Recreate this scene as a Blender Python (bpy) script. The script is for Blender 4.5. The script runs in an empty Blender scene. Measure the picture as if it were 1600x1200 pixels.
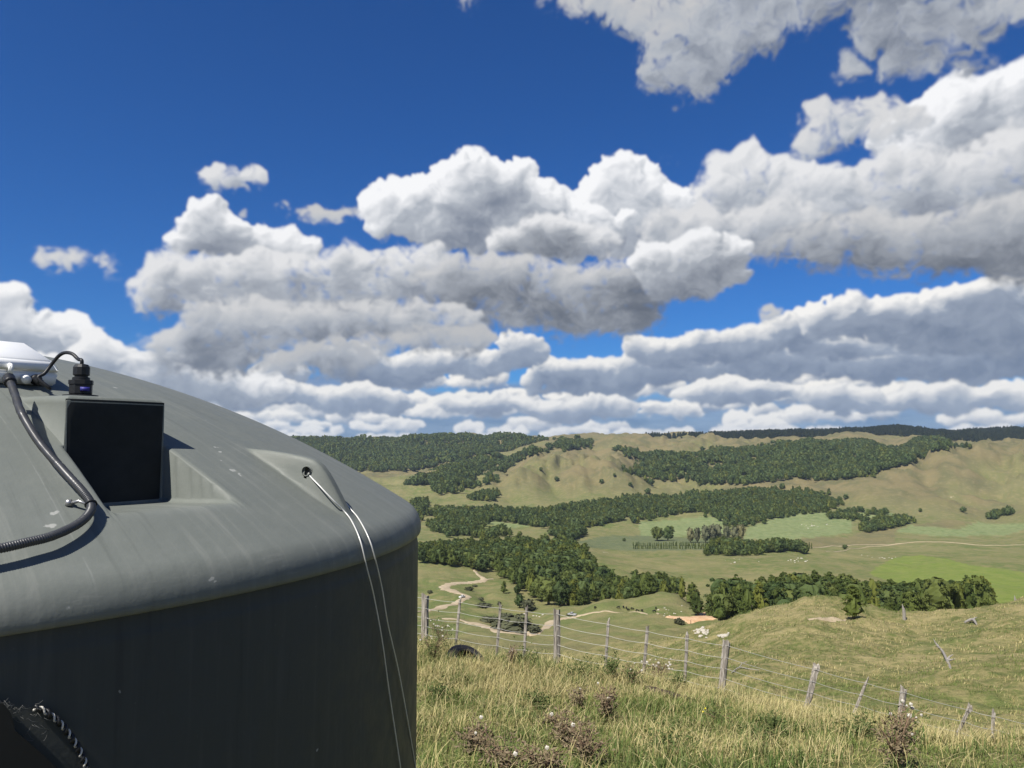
import bpy, bmesh, math, random
import numpy as np
from mathutils import Vector, Matrix, noise as mnoise
R_ = math.radians
rng = np.random.default_rng(7)
random.seed(7)
scene = bpy.context.scene
col = scene.collection

# ------------------------------------------------------------------ camera
FPX = 1202.0                      # focal length in pixels of the 1600 px wide photograph
HORIZON = 686.0
PITCH = math.atan((HORIZON - 600) / FPX)
cd = bpy.data.cameras.new('camera')
cd.sensor_width = 36.0
cd.lens = 36.0 * FPX / 1600.0
cd.clip_start = 0.05
cd.clip_end = 40000
cam = bpy.data.objects.new('camera', cd)
cam.location = (0, 0, 0)
cam.rotation_euler = (math.pi / 2 + PITCH, 0, 0)
col.objects.link(cam)
scene.camera = cam

# ------------------------------------------------------------------ light and exposure
SUN_AZ = R_(229)                  # direction towards the sun, counter-clockwise from +X
SUN_EL = R_(53)
sun_dir = Vector((math.cos(SUN_AZ) * math.cos(SUN_EL), math.sin(SUN_AZ) * math.cos(SUN_EL), math.sin(SUN_EL)))
sd = bpy.data.lights.new('sun', 'SUN')
sd.energy = 5.0
sd.angle = R_(0.53)
sd.color = (1.0, 0.955, 0.88)
sun = bpy.data.objects.new('sun', sd)
sun.rotation_euler = sun_dir.to_track_quat('Z', 'Y').to_euler()
sun.location = (0, 0, 60)
col.objects.link(sun)
SKY_STRENGTH = 0.05
SKY_TINT = (0.30, 0.72, 1.30)
CLOUD_GAIN = 0.67
HAZE_DENSITY = 0.000035
scene.view_settings.view_transform = 'Standard'
scene.view_settings.look = 'None'
scene.view_settings.exposure = 0.55
scene.view_settings.gamma = 1.0
scene.view_settings.use_curve_mapping = False
scene.cycles.max_bounces = 6
scene.cycles.diffuse_bounces = 3
scene.cycles.glossy_bounces = 2
scene.cycles.transparent_max_bounces = 4
scene.cycles.volume_bounces = 1
scene.cycles.use_adaptive_sampling = True
scene.cycles.adaptive_threshold = 0.012
scene.cycles.use_denoising = True
scene.cycles.sample_clamp_indirect = 4.0


# ------------------------------------------------------------------ small node language
class NT:
    """wraps a node tree so that shader maths can be written as expressions"""
    def __init__(self, tree):
        self.t = tree
        self.n = 0

    def new(self, kind, **kw):
        nd = self.t.nodes.new(kind)
        nd.location = (self.n % 40 * 180, -(self.n // 40) * 260)
        self.n += 1
        for k, v in kw.items():
            setattr(nd, k, v)
        return nd

    def put(self, sock, v):
        if isinstance(v, S):
            self.t.links.new(v.s, sock)
        elif isinstance(v, bpy.types.NodeSocket):
            self.t.links.new(v, sock)
        elif v is not None:
            if hasattr(sock.default_value, '__len__') and not hasattr(v, '__len__'):
                v = [v] * len(sock.default_value)
            if hasattr(sock.default_value, '__len__') and len(sock.default_value) == 4 and len(v) == 3:
                v = tuple(v) + (1.0,)
            sock.default_value = v

    def m(self, op, a, b=None, c=None, clamp=False):
        nd = self.new('ShaderNodeMath', operation=op, use_clamp=clamp)
        for i, v in enumerate((a, b, c)):
            if v is not None:
                self.put(nd.inputs[i], v)
        return S(self, nd.outputs[0])

    def v(self, op, a, b=None, c=None, scale=None):
        nd = self.new('ShaderNodeVectorMath', operation=op)
        for i, x in enumerate((a, b, c)):
            if x is not None:
                self.put(nd.inputs[i], x)
        if scale is not None:
            self.put(nd.inputs['Scale'], scale)
        return S(self, nd.outputs['Value' if op in ('LENGTH', 'DOT_PRODUCT', 'DISTANCE') else 'Vector'])

    def ramp(self, x, lo, hi, a=0.0, b=1.0, smooth=True):
        nd = self.new('ShaderNodeMapRange', interpolation_type='SMOOTHSTEP' if smooth else 'LINEAR', clamp=True)
        for k, q in (('Value', x), ('From Min', lo), ('From Max', hi), ('To Min', a), ('To Max', b)):
            self.put(nd.inputs[k], q)
        return S(self, nd.outputs[0])

    def mix(self, f, a, b, blend='MIX'):
        nd = self.new('ShaderNodeMix', data_type='RGBA', blend_type=blend, clamp_factor=True)
        self.put(nd.inputs[0], f)
        self.put(nd.inputs[6], a)
        self.put(nd.inputs[7], b)
        return S(self, nd.outputs[2])

    def noise(self, vec, scale, detail=4.0, rough=0.5, lac=2.0, dist=0.0, out='Factor', dims='3D', w=None):
        nd = self.new('ShaderNodeTexNoise', noise_dimensions=dims)
        if vec is not None:
            self.put(nd.inputs['Vector'], vec)
        if w is not None:
            self.put(nd.inputs['W'], w)
        for k, q in (('Scale', scale), ('Detail', detail), ('Roughness', rough), ('Lacunarity', lac), ('Distortion', dist)):
            self.put(nd.inputs[k], q)
        return S(self, nd.outputs[0 if out == 'Factor' else 1])

    def vor(self, vec, scale, detail=0.0, rough=0.5, feature='F1', smooth=None, rand=1.0, dims='3D', out='Distance'):
        nd = self.new('ShaderNodeTexVoronoi', feature=feature, voronoi_dimensions=dims)
        if feature != 'DISTANCE_TO_EDGE' and feature != 'N_SPHERE_RADIUS':
            nd.normalize = False
        self.put(nd.inputs['Vector'], vec)
        self.put(nd.inputs['Scale'], scale)
        if 'Detail' in nd.inputs:
            self.put(nd.inputs['Detail'], detail)
            self.put(nd.inputs['Roughness'], rough)
        if smooth is not None and 'Smoothness' in nd.inputs:
            self.put(nd.inputs['Smoothness'], smooth)
        self.put(nd.inputs['Randomness'], rand)
        return S(self, nd.outputs[out])

    def xyz(self, x, y, z):
        nd = self.new('ShaderNodeCombineXYZ')
        for i, q in enumerate((x, y, z)):
            self.put(nd.inputs[i], q)
        return S(self, nd.outputs[0])

    def sep(self, v):
        nd = self.new('ShaderNodeSeparateXYZ')
        self.put(nd.inputs[0], v)
        return [S(self, o) for o in nd.outputs]


class S:
    def __init__(self, nt, s):
        self.nt, self.s = nt, s
    def __add__(self, o): return self.nt.m('ADD', self, o)
    __radd__ = __add__
    def __sub__(self, o): return self.nt.m('SUBTRACT', self, o)
    def __rsub__(self, o): return self.nt.m('SUBTRACT', o, self)
    def __mul__(self, o): return self.nt.m('MULTIPLY', self, o)
    __rmul__ = __mul__
    def __truediv__(self, o): return self.nt.m('DIVIDE', self, o)


def px_dir(px, py):
    """unit direction in the world of a pixel of the photograph"""
    k = Vector(((px - 800) / FPX, 1.0, -(py - 600) / FPX))
    c, s = math.cos(PITCH), math.sin(PITCH)
    return Vector((k.x, k.y * c - k.z * s, k.y * s + k.z * c))


def px_angles(px, py):
    d = px_dir(px, py).normalized()
    return math.degrees(math.atan2(d.x, d.y)), math.degrees(math.asin(d.z))

# ------------------------------------------------------------------ sky: Nishita air, with cumulus over it
def deg_ell(px, py, rx, ry):
    u, v = px_angles(px, py)
    u2, _ = px_angles(px + rx, py)
    _, v2 = px_angles(px, py - ry)
    return u, v, abs(u2 - u), abs(v2 - v)

# cumulus groups, far to near: centre and half-axes of each billow, as bearings read off the sky
# (ellipses, top brightness, base brightness, depth darkening, edge softness, warp, wisp)
CLOUDS = [
    ([(1600, 545, 190, 46), (1480, 560, 130, 36), (1330, 565, 160, 36), (1200, 560, 150, 34), (1060, 572, 130, 32), (900, 592, 80, 34), (980, 580, 60, 30)], .97, .44, .62, .6, .26, 0),
    ([(812, 552, 38, 30), (740, 566, 70, 24), (660, 572, 70, 24), (570, 570, 60, 34), (620, 590, 60, 22), (440, 582, 60, 26)], 1.0, .42, .62, .5, .24, 0),
    ([(1330, 622, 110, 20), (1500, 618, 150, 22), (1150, 615, 120, 22), (760, 630, 90, 20), (900, 636, 110, 20), (560, 628, 110, 22), (420, 620, 100, 24)], .97, .50, .9, .45, .22, 0),
    ([(5, 478, 38, 34), (20, 545, 85, 60), (112, 522, 50, 34), (70, 570, 100, 44)], 1.0, .5, .36, .5, .26, 0),
    ([(170, 560, 60, 40), (230, 585, 90, 44), (310, 600, 100, 34), (120, 600, 120, 40), (390, 605, 80, 26)], .97, .46, .46, .6, .26, 0),
    ([(1230, 520, 90, 28), (1130, 535, 110, 30), (1050, 548, 90, 30), (1330, 540, 110, 26)], .97, .48, .55, .7, .28, 0),
    ([(1320, 498, 90, 34), (1400, 492, 90, 36), (1480, 478, 60, 34), (1560, 470, 100, 44), (1680, 480, 140, 60), (1500, 520, 140, 34)], 1.0, .42, .42, .7, .30, 0),
    ([(1510, 190, 110, 72), (1600, 165, 90, 75), (1450, 215, 90, 56), (1720, 200, 160, 110)], 1.0, .55, .12, .9, .30, 0),
    ([(1360, 168, 50, 30), (1300, 190, 60, 30), (1270, 215, 40, 22), (1390, 200, 50, 40), (1240, 250, 40, 12)], .74, .62, .14, 1.5, .42, .55),
    ([(1400, 300, 150, 74), (1560, 290, 170, 90), (1300, 310, 110, 52), (1700, 300, 200, 110)], .82, .5, .13, 2.0, .32, 0),
    ([(1165, 268, 62, 40), (1220, 275, 50, 34), (1250, 312, 110, 50), (1120, 325, 90, 52)], .86, .56, .13, 1.5, .32, 0),
    ([(1400, 378, 200, 52), (1600, 372, 190, 60), (1240, 378, 110, 38), (1320, 395, 100, 36), (1480, 405, 150, 34), (1800, 380, 200, 70)], .66, .34, .20, 2.4, .34, 0),
    ([(970, 290, 62, 46), (1010, 300, 40, 34), (1005, 345, 80, 62), (940, 320, 60, 40)], 1.0, .6, .12, .7, .26, 0),
    ([(735, 292, 66, 62), (790, 288, 46, 46), (700, 310, 50, 46), (640, 318, 66, 40), (600, 318, 36, 30), (850, 315, 60, 44), (890, 330, 50, 36), (760, 350, 120, 46), (900, 365, 100, 46), (660, 350, 90, 34)], 1.0, .55, .13, .7, .26, 0),
    ([(1180, 345, 110, 34), (1130, 365, 80, 40), (1050, 360, 60, 40)], .78, .5, .2, 2.0, .32, .2),
    ([(335, 358, 56, 42), (300, 378, 34, 22), (405, 370, 46, 26), (460, 384, 44, 24), (370, 392, 80, 20)], .97, .5, .22, .8, .26, 0),
    ([(860, 362, 78, 34), (800, 376, 56, 26), (930, 376, 44, 24), (850, 392, 110, 18)], .86, .34, .30, 1.7, .28, 0),
    ([(265, 425, 50, 34), (238, 465, 36, 42), (330, 440, 90, 44), (450, 432, 110, 44), (560, 425, 110, 40), (650, 425, 80, 40), (400, 470, 150, 46), (560, 470, 130, 40)], .82, .46, .16, 1.5, .30, 0),
    ([(820, 445, 150, 44), (730, 440, 90, 40), (960, 450, 84, 50), (900, 480, 130, 40), (990, 500, 56, 30), (790, 490, 110, 26), (1010, 470, 40, 30)], .66, .33, .22, 2.2, .32, 0),
    ([(1085, 412, 80, 50), (1030, 420, 50, 44), (1120, 420, 50, 36), (1060, 440, 60, 28)], .95, .42, .24, .9, .26, 0),
    ([(330, 510, 80, 44), (280, 545, 60, 36), (440, 505, 110, 40), (560, 500, 110, 36), (680, 505, 90, 34), (420, 540, 90, 26), (350, 560, 80, 26)], .68, .40, .20, 2.0, .30, 0),
    ([(700, 530, 90, 22), (620, 540, 70, 18), (520, 560, 80, 30), (450, 560, 60, 24)], .55, .40, .30, 1.8, .28, 0),
    ([(362, 281, 60, 18), (332, 275, 30, 16), (390, 280, 34, 16)], .80, .6, .25, 1.1, .20, .25),
    ([(447, 321, 16, 13), (505, 333, 36, 13), (545, 330, 26, 12), (388, 332, 8, 8)], .62, .6, .2, 1.3, .22, .35),
    ([(88, 402, 32, 18), (120, 400, 30, 12), (165, 396, 30, 8), (190, 430, 20, 9), (175, 412, 12, 10)], .70, .6, .2, 1.5, .30, .5),
    ([(1042, 247, 24, 6), (1195, 490, 26, 14)], .62, .6, .2, 1.4, .28, .5),
    ([(960, -5, 130, 46), (1040, 20, 70, 60), (1075, 62, 60, 84), (1045, 112, 32, 46), (1150, 34, 100, 64), (1200, 60, 40, 30), (1300, -24, 180, 50), (1440, 24, 120, 68), (1570, 0, 140, 56),
      (1330, 118, 18, 30), (1420, 108, 52, 24), (1510, 102, 50, 16), (728, -4, 26, 18), (900, -16, 80, 22), (1750, -20, 160, 100), (1900, -120, 300, 160), (1350, -160, 380, 120)], .60, .50, .10, 1.5, .62, .55),
]
# ------------------------------------------------------------------ cumulus, grown puff by puff in bearing space
def vnoise(x, y, seed):
    """value noise with quintic fade, vectorised"""
    xi, yi = np.floor(x).astype(np.int64), np.floor(y).astype(np.int64)
    fx, fy = (x - xi).astype(np.float32), (y - yi).astype(np.float32)
    fx = fx * fx * fx * (fx * (fx * 6 - 15) + 10)
    fy = fy * fy * fy * (fy * (fy * 6 - 15) + 10)
    tab = np.random.default_rng(seed).random(65536).astype(np.float32)

    def hsh(a, b):
        return tab[(a * 7919 + b * 104729 + (a * b) * 31) & 65535]
    a, b, c, d = hsh(xi, yi), hsh(xi + 1, yi), hsh(xi, yi + 1), hsh(xi + 1, yi + 1)
    return (a * (1 - fx) + b * fx) * (1 - fy) + (c * (1 - fx) + d * fx) * fy


def fbm(x, y, octv, seed, gain=0.5, billow=False):
    t, amp, tot = 0.0, 1.0, 0.0
    for o in range(octv):
        ca, sa = math.cos(0.6 * o), math.sin(0.6 * o)
        n = vnoise((x * ca - y * sa) * 2 ** o + 13.7 * o, (x * sa + y * ca) * 2 ** o + 7.1 * o, seed + o)
        t = t + amp * (np.abs(2 * n - 1) if billow else n)
        tot += amp
        amp *= gain
    return t / tot


def blur(a, r):
    """three box passes"""
    r = int(round(r))
    if r < 1:
        return a
    for ax in (0, 1):
        for _ in range(2):
            p = np.pad(a, [(r + 1, r) if i == ax else (0, 0) for i in (0, 1)], mode='edge')
            c = np.cumsum(p, axis=ax, dtype=np.float64)
            n = a.shape[ax]
            if ax == 0:
                a = ((c[2 * r + 1:2 * r + 1 + n] - c[:n]) / (2 * r + 1)).astype(np.float32)
            else:
                a = ((c[:, 2 * r + 1:2 * r + 1 + n] - c[:, :n]) / (2 * r + 1)).astype(np.float32)
    return a


def shift(a, dx, dy):
    """a sampled at (+dx columns, +dy rows), bilinear on rows/columns rounded"""
    return np.roll(np.roll(a, -int(round(dx)), 1), -int(round(dy)), 0)


def smooth(x, a, b):
    t = np.clip((x - a) / (b - a), 0, 1)
    return t * t * (3 - 2 * t)


class SkyWindow:
    """an az/el raster in degrees; row 0 is the lowest elevation"""
    def __init__(self, u0, u1, v0, v1, ppd):
        self.u0, self.v0, self.ppd = u0, v0, ppd
        self.w, self.h = int((u1 - u0) * ppd), int((v1 - v0) * ppd)
        self.U, self.V = np.meshgrid((np.arange(self.w) + .5) / ppd + u0, (np.arange(self.h) + .5) / ppd + v0)
        self.U = self.U.astype(np.float32)
        self.V = self.V.astype(np.float32)
        self.rgb = np.zeros((self.h, self.w, 3), np.float32)      # premultiplied
        self.a = np.zeros((self.h, self.w), np.float32)

    def oct(self, freq, n):
        """octaves this raster can show without speckle"""
        return max(1, min(n, int(math.log2(max(1.0, self.ppd / 3.2 / freq))) + 1))

    def layer(self, ells, seed, warp=0.35, nf=0.55, edge=1.0, top=0.95, base=0.32, depth_k=0.20, tintk=None, soft=0.0, wisp=0.0, fine=1.0, puffs=1.0, low=0.0):
        if not ells:
            return
        ppd = self.ppd
        e = np.array(ells)
        # crop to the rows and columns the group touches
        c0 = int(max(0, ((e[:, 0] - e[:, 2]).min() - 3 - self.u0) * ppd)); c1 = int(min(self.w, ((e[:, 0] + e[:, 2]).max() + 3 - self.u0) * ppd))
        r0 = int(max(0, ((e[:, 1] - e[:, 3]).min() - 3 - self.v0) * ppd)); r1 = int(min(self.h, ((e[:, 1] + e[:, 3]).max() + 3 - self.v0) * ppd))
        if c1 - c0 < 4 or r1 - r0 < 4:
            return
        U, V = self.U[r0:r1, c0:c1], self.V[r0:r1, c0:c1]
        wx = (fbm(U * nf, V * nf * 1.2, self.oct(nf, 6), seed + 100, 0.6) - .5) * 4.6 * warp + (fbm(U * nf * .33 + 3, V * nf * .4, 3, seed + 110) - .5) * 5 * warp
        wy = (fbm(U * nf + 31, V * nf * 1.2 + 57, self.oct(nf, 6), seed + 200, 0.6) - .5) * 4.6 * warp + (fbm(U * nf * .33 + 8, V * nf * .4 + 4, 3, seed + 210) - .5) * 4 * warp
        X, Y = U + wx, V + wy
        H = np.full(U.shape, -1.0, np.float32)
        rg = np.random.default_rng(seed)

        def splat(cx, cy, cz, r, ry=None):
            ry = ry or r
            m = 4.0 * warp + .1
            a0 = int(max(0, (cx - r - m - self.u0) * ppd - c0)); a1 = int(min(c1 - c0, (cx + r + m - self.u0) * ppd - c0))
            b0 = int(max(0, (cy - ry - m - self.v0) * ppd - r0)); b1 = int(min(r1 - r0, (cy + ry + m - self.v0) * ppd - r0))
            if a1 <= a0 or b1 <= b0:
                return
            d2 = ((X[b0:b1, a0:a1] - cx) / r) ** 2 + ((Y[b0:b1, a0:a1] - cy) / ry) ** 2
            z = np.where(d2 < 1, cz + ry * np.sqrt(np.maximum(1 - d2, 0)), -1.0)
            H[b0:b1, a0:a1] = np.maximum(H[b0:b1, a0:a1], z)

        for (cu, cv, rx, ry) in ells:
            splat(cu, cv, 0.0, rx * .93, ry * .93)
            n = int(puffs * (10 + 16 * rx / ry))
            for k in range(n):
                t = rg.uniform(0, 2 * math.pi)
                q = math.sqrt(rg.uniform(0.02, 1.0))
                pu, pv = cu + rx * q * .86 * math.cos(t), cv + ry * q * .80 * math.sin(t)
                up = math.sin(t) * q
                r = ry * rg.uniform(.16, .62) * (1.05 - .35 * q)
                zc = ry * .75 * math.sqrt(max(0, 1 - q * q)) * rg.uniform(.6, 1.05)
                splat(pu, pv, zc, r * rg.uniform(1.0, 1.3), r)
                for j in range(int(4 * puffs) if up > -.35 else 1):
                    t2 = rg.uniform(-.4, math.pi + .4)
                    r2 = r * rg.uniform(.22, .5)
                    p2, q2, z2 = pu + r * .85 * math.cos(t2), pv + r * .85 * math.sin(t2), zc + r * rg.uniform(-.1, .6)
                    splat(p2, q2, z2, r2)
                    if r2 * ppd > 4 and up > 0:
                        for _ in range(3):
                            t3 = rg.uniform(-.3, math.pi + .3)
                            splat(p2 + r2 * .9 * math.cos(t3), q2 + r2 * .9 * math.sin(t3), z2 + r2 * rg.uniform(-.1, .5), r2 * rg.uniform(.25, .5))
        inside = H > -.9
        H = np.where(inside, H, 0.0).astype(np.float32)
        bil = fbm(X * 1.7, Y * 1.9, self.oct(1.7, 5), seed + 300, .55, True)
        H2 = H + inside * (0.30 - bil) * .55 * fine * np.minimum(1.0, H + .15)
        if soft > 0:
            H2 = blur(H2, soft * ppd)
        Hs = blur(H2, .03 * ppd)
        gy, gx = np.gradient(Hs * ppd)
        Hm = blur(H, .35 * ppd)
        gym, gxm = np.gradient(Hm * ppd)
        L = np.array((-.50, .70, .52))
        L /= np.linalg.norm(L)

        def lamb(gx, gy):
            return (-gx * L[0] - gy * L[1] + L[2]) / np.sqrt(gx * gx + gy * gy + 1)
        Hq = blur(H2, .11 * ppd)
        gyq, gxq = np.gradient(Hq * ppd)
        lam = sum(w * np.clip(lamb(a, b) * .6 + .4, 0, 1) for w, a, b in ((.12, gx, gy), (.40, gxq, gyq), (.48, gxm, gym)))
        # cloud between each point and the sun: march across the height field
        tau = np.zeros_like(H)
        Hb = blur(H, .12 * ppd)
        prev = 0.0
        for k in (.15, .35, .7, 1.2, 1.9, 2.8, 4.0, 5.5):
            hk = shift(Hb, L[0] * k * ppd, L[1] * k * ppd)
            tau += np.clip(hk - (H * .8 + L[2] * k * .55), 0, 2.5) * (k - prev)
            prev = k
        # depth of cloud straight above: makes the flat grey bases
        thick = np.zeros_like(H)
        prev = 0.0
        for k in (.3, .7, 1.2, 1.8, 2.6, 3.6, 5.0):
            hk = shift(Hm, -.15 * k * ppd, k * ppd)
            thick += np.minimum(hk, 1.6) * (k - prev)
            prev = k
        thick = blur(thick, .25 * ppd)
        lit = np.exp(-tau * .6) * np.exp(-thick * depth_k * 1.45)
        br = lit * (0.22 + 1.0 * lam)
        patch = fbm(U * .30 + seed, V * .55, 4, seed + 410, .55) - .5
        tex = fbm(X * 1.1, Y * 1.5, self.oct(1.3, 6), seed + 400, .6) - .5
        br = .55 * br + .45 * blur(br, .12 * ppd) + patch * .42 + tex * .30
        br = np.clip(br, -.3, 1.05)
        # colours, in light: blue-grey undersides to sunlit white
        lo = np.array((.135, .158, .205)) * (base / .36)
        mid = np.array((.40, .43, .48)) * (.66 + .34 * base / .36)
        hi = np.array((.96, .965, .985)) * top
        lo = lo * (1 - low) + np.array((.150, .205, .320)) * low
        mid = mid * (1 - low) + np.array((.300, .365, .480)) * low
        hi = hi * (1 - low * np.array((0.0, .03, .09)))
        t1 = smooth(br, -.22, .46)[..., None]
        t2 = np.clip((br - .34) / .56, 0, 1)[..., None]
        colr = lo * (1 - t1) + mid * t1
        colr = colr * (1 - t2) + hi * t2
        if tintk is not None:
            k, c = tintk
            kk = np.clip(k(V), 0, 1)[..., None]
            colr = colr * (1 - kk) + np.array(c) * kk
        # outline: thin puffs and ragged edges let the blue through
        rag = fbm(X * 1.6, Y * 1.6, self.oct(1.6, 5), seed + 500, .6)
        ins = inside.astype(np.float32)
        wide = blur(ins, .45 * ppd)
        gw, _ = np.gradient(wide * ppd)
        under = smooth(gw, .05, .8)                      # the underside fades out, the tops are crisp
        tear = smooth(fbm(U * .5 + 7, V * .7, 3, seed + 620), .40, .62)          # stretches of the outline that are torn to wisps
        soft_e = np.clip(under + tear * .8, 0, 1)
        cov = blur(ins, .09 * edge * ppd) * (1 - soft_e) + blur(ins, .36 * max(edge, .8) * ppd) * soft_e
        rag2 = .55 * rag + .45 * fbm(U * 2.6 + wx * 2, V * 3.0 + wy * 2, self.oct(2.6, 5), seed + 600, .62)
        al = smooth(cov + (rag2 - .5) * (.6 + .7 * wisp + .55 * soft_e), .30, .30 + min(.6, .42 * edge) + .16 * soft_e)
        al = al * smooth(cov, .04, .22)
        if wisp > 0:
            thin = np.clip(blur(H, .25 * ppd) / (1.1 * wisp), 0, 1)
            al = al * smooth(thin + (rag2 - .5) * .7, .0, .75)
        al = blur(al.astype(np.float32), max(1.0, .05 * ppd))
        al = al[..., None].astype(np.float32)
        sl = (slice(r0, r1), slice(c0, c1))
        self.rgb[sl] = self.rgb[sl] * (1 - al) + colr.astype(np.float32) * al
        self.a[sl] = self.a[sl] * (1 - al[..., 0]) + al[..., 0]


HAZE_C = (.44, .56, .74)


def rows_of_cumulus(u0, u1, seed):
    """far cumulus in rows that crowd together towards the horizon"""
    rg = np.random.default_rng(seed)
    out = []
    for v, size, cover in ((4.3, 1.5, .4), (3.4, 1.45, .55), (2.6, 1.3, .6), (1.9, 1.15, .6), (1.3, 1.0, .6), (.8, .85, .6), (.4, .65, .6), (.1, .5, .6)):
        row = []
        u = u0
        while u < u1:
            w = size * rg.uniform(1.2, 3.6)
            if rg.random() < cover:
                vv = v + rg.normal() * .12 * size
                for k in range(int(2 + 1.5 * w / size)):
                    t = rg.uniform(-.9, .9)
                    row.append((u + t * w, vv + size * rg.uniform(.1, .5) * (1.1 - t * t), size * rg.uniform(.5, 1.2), size * rg.uniform(.25, .5)))
                row.append((u, vv - size * .05, w * .95, size * .22))
            u += w * rg.uniform(1.1, 2.6)
        out.append((row, size))
    return out


def elsewhere(seed):
    """the same kind of cumulus over the rest of the sky, outside the bearings listed above"""
    rg = np.random.default_rng(seed)
    out = []
    for k in range(14):
        u = rg.uniform(46, 314)
        v = 5 + 62 * rg.random() ** 1.6
        s = (1.6 + v * .085) * rg.uniform(.8, 1.7)
        for j in range(rg.integers(4, 9)):
            out.append((u + rg.normal() * s * 1.9, v + rg.normal() * s * .45, s * rg.uniform(.9, 2.1), s * rg.uniform(.5, .95)))
    return out


def paint_sky(win, rest, puffs=1.0):
    far = rows_of_cumulus(-46, 46, 11) if rest is None else rows_of_cumulus(-46, 314, 11)
    # a thin veil of distant cloud low in the sky, broken up by noise
    V, U = win.V, win.U
    veil = smooth(5.2 - V + (fbm(U * .22, V * .8, 5, 91) - .5) * 6, 0, 2.6) * .80
    vc = .5 + (fbm(U * .35, V * 1.6, 5, 93) - .5) * 1.2
    vcol = np.array((.13, .20, .36)) * (1 - vc[..., None]) + np.array((.30, .39, .56)) * vc[..., None]
    win.rgb[:] = vcol * veil[..., None]
    win.a[:] = veil
    for i, (row, size) in enumerate(far):
        win.layer(row, 40 + i, warp=.11 * size, nf=1.0 / size, edge=.3 + .25 * size, top=1.0, base=.50, depth_k=1.35 / size,
                  tintk=(lambda V: .22 - .05 * V, HAZE_C), puffs=.9 * puffs, fine=.5, low=1.0)
    for i, (ells, top, base, dk, edge, warp, wisp) in enumerate(CLOUDS):
        win.layer([deg_ell(*e) for e in ells], 60 + i, warp=warp, nf=.55 if warp > .27 else .8, edge=edge, top=top, base=base, depth_k=dk * (1.3 if i in (11, 16, 17, 18, 20, 21) else .75 if i in (3, 4) else 1), wisp=wisp,
                  tintk=(lambda V: .16 - .016 * V, HAZE_C), puffs=puffs, fine=.5, low=(.85, .85, .85, .25, .4, .8, .7)[i] if i < 7 else .0)
    if rest:
        win.layer(rest, 8, warp=.45, nf=.4, edge=1.2, top=.95, base=.4, depth_k=.13, puffs=.5)


def cloud_image(name, win):
    im = bpy.data.images.new(name, win.w, win.h, alpha=True, float_buffer=True)
    im.colorspace_settings.name = 'Non-Color'
    im.alpha_mode = 'CHANNEL_PACKED'
    buf = np.concatenate([win.rgb, win.a[..., None]], -1).astype(np.float32)
    im.pixels.foreach_set(np.ascontiguousarray(buf).ravel())
    im.update()
    im.pack()
    return im


ahead = SkyWindow(-42, 42, -2, 38, 19)
paint_sky(ahead, None)
around = SkyWindow(-46, 314, -2, 88, 3.5)
paint_sky(around, elsewhere(5), puffs=.6)

world = bpy.data.worlds.new('World')
scene.world = world
world.use_nodes = True
wt = world.node_tree
wt.nodes.clear()
W = NT(wt)
tc = W.new('ShaderNodeTexCoord')
dx, dy, dz = W.sep(S(W, tc.outputs['Generated']))
U = W.m('ARCTAN2', dx, dy) * 57.29578            # azimuth in degrees, 0 = straight ahead
V = W.m('ARCSINE', dz) * 57.29578                # elevation in degrees
sky = W.new('ShaderNodeTexSky', sky_type='NISHITA', sun_disc=False)
sky.sun_elevation = SUN_EL
sky.sun_rotation = math.pi / 2 - SUN_AZ
sky.altitude = 600
sky.air_density = 1.0
sky.dust_density = 0.0
sky.ozone_density = 4.0
air = W.v('MULTIPLY', S(W, sky.outputs[0]), (SKY_TINT[0], SKY_TINT[1], SKY_TINT[2]))


def cloud_tex(im, win, Us):
    nd = W.new('ShaderNodeTexImage', image=im, extension='EXTEND', interpolation='Cubic')
    W.put(nd.inputs[0], W.xyz((Us - win.u0) * (win.ppd / win.w), (V - win.v0) * (win.ppd / win.h), 0.0))
    return S(W, nd.outputs['Color']), S(W, nd.outputs['Alpha'])


c1, a1 = cloud_tex(cloud_image('cumulus_ahead', ahead), ahead, U)
U2 = W.m('WRAP', U, 314.0, -46.0)
c2, a2 = cloud_tex(cloud_image('cumulus_around', around), around, U2)
k = W.m('MULTIPLY', W.ramp(W.m('ABSOLUTE', U), 38.5, 41.5), 1.0)
k = W.m('MAXIMUM', k, W.ramp(V, 33.0, 37.0))
cc = W.mix(k, c1, c2)
ca = a1 + (a2 - a1) * k
bg = W.new('ShaderNodeBackground')
clouds = W.v('SCALE', cc, scale=CLOUD_GAIN / SKY_STRENGTH)
W.put(bg.inputs['Color'], W.v('ADD', clouds, W.v('SCALE', air, scale=1.0 - ca)))
bg.inputs['Strength'].default_value = SKY_STRENGTH
wo = W.new('ShaderNodeOutputWorld')
wt.links.new(bg.outputs[0], wo.inputs['Surface'])
world.cycles.sampling_method = 'MANUAL'
world.cycles.sample_map_resolution = 512

# ------------------------------------------------------------------ helpers for objects and materials
def link(o, parent=None):
    col.objects.link(o)
    if parent is not None:
        o.parent = parent
    return o


def tag(o, label=None, cat=None, group=None, kind=None):
    if label: o['label'] = label
    if cat: o['category'] = cat
    if group: o['group'] = group
    if kind: o['kind'] = kind
    return o


def empty(name, loc=(0, 0, 0), rz=0.0):
    o = bpy.data.objects.new(name, None)
    o.empty_display_size = 0.1
    o.location = loc
    o.rotation_euler = (0, 0, rz)
    return link(o)


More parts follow.
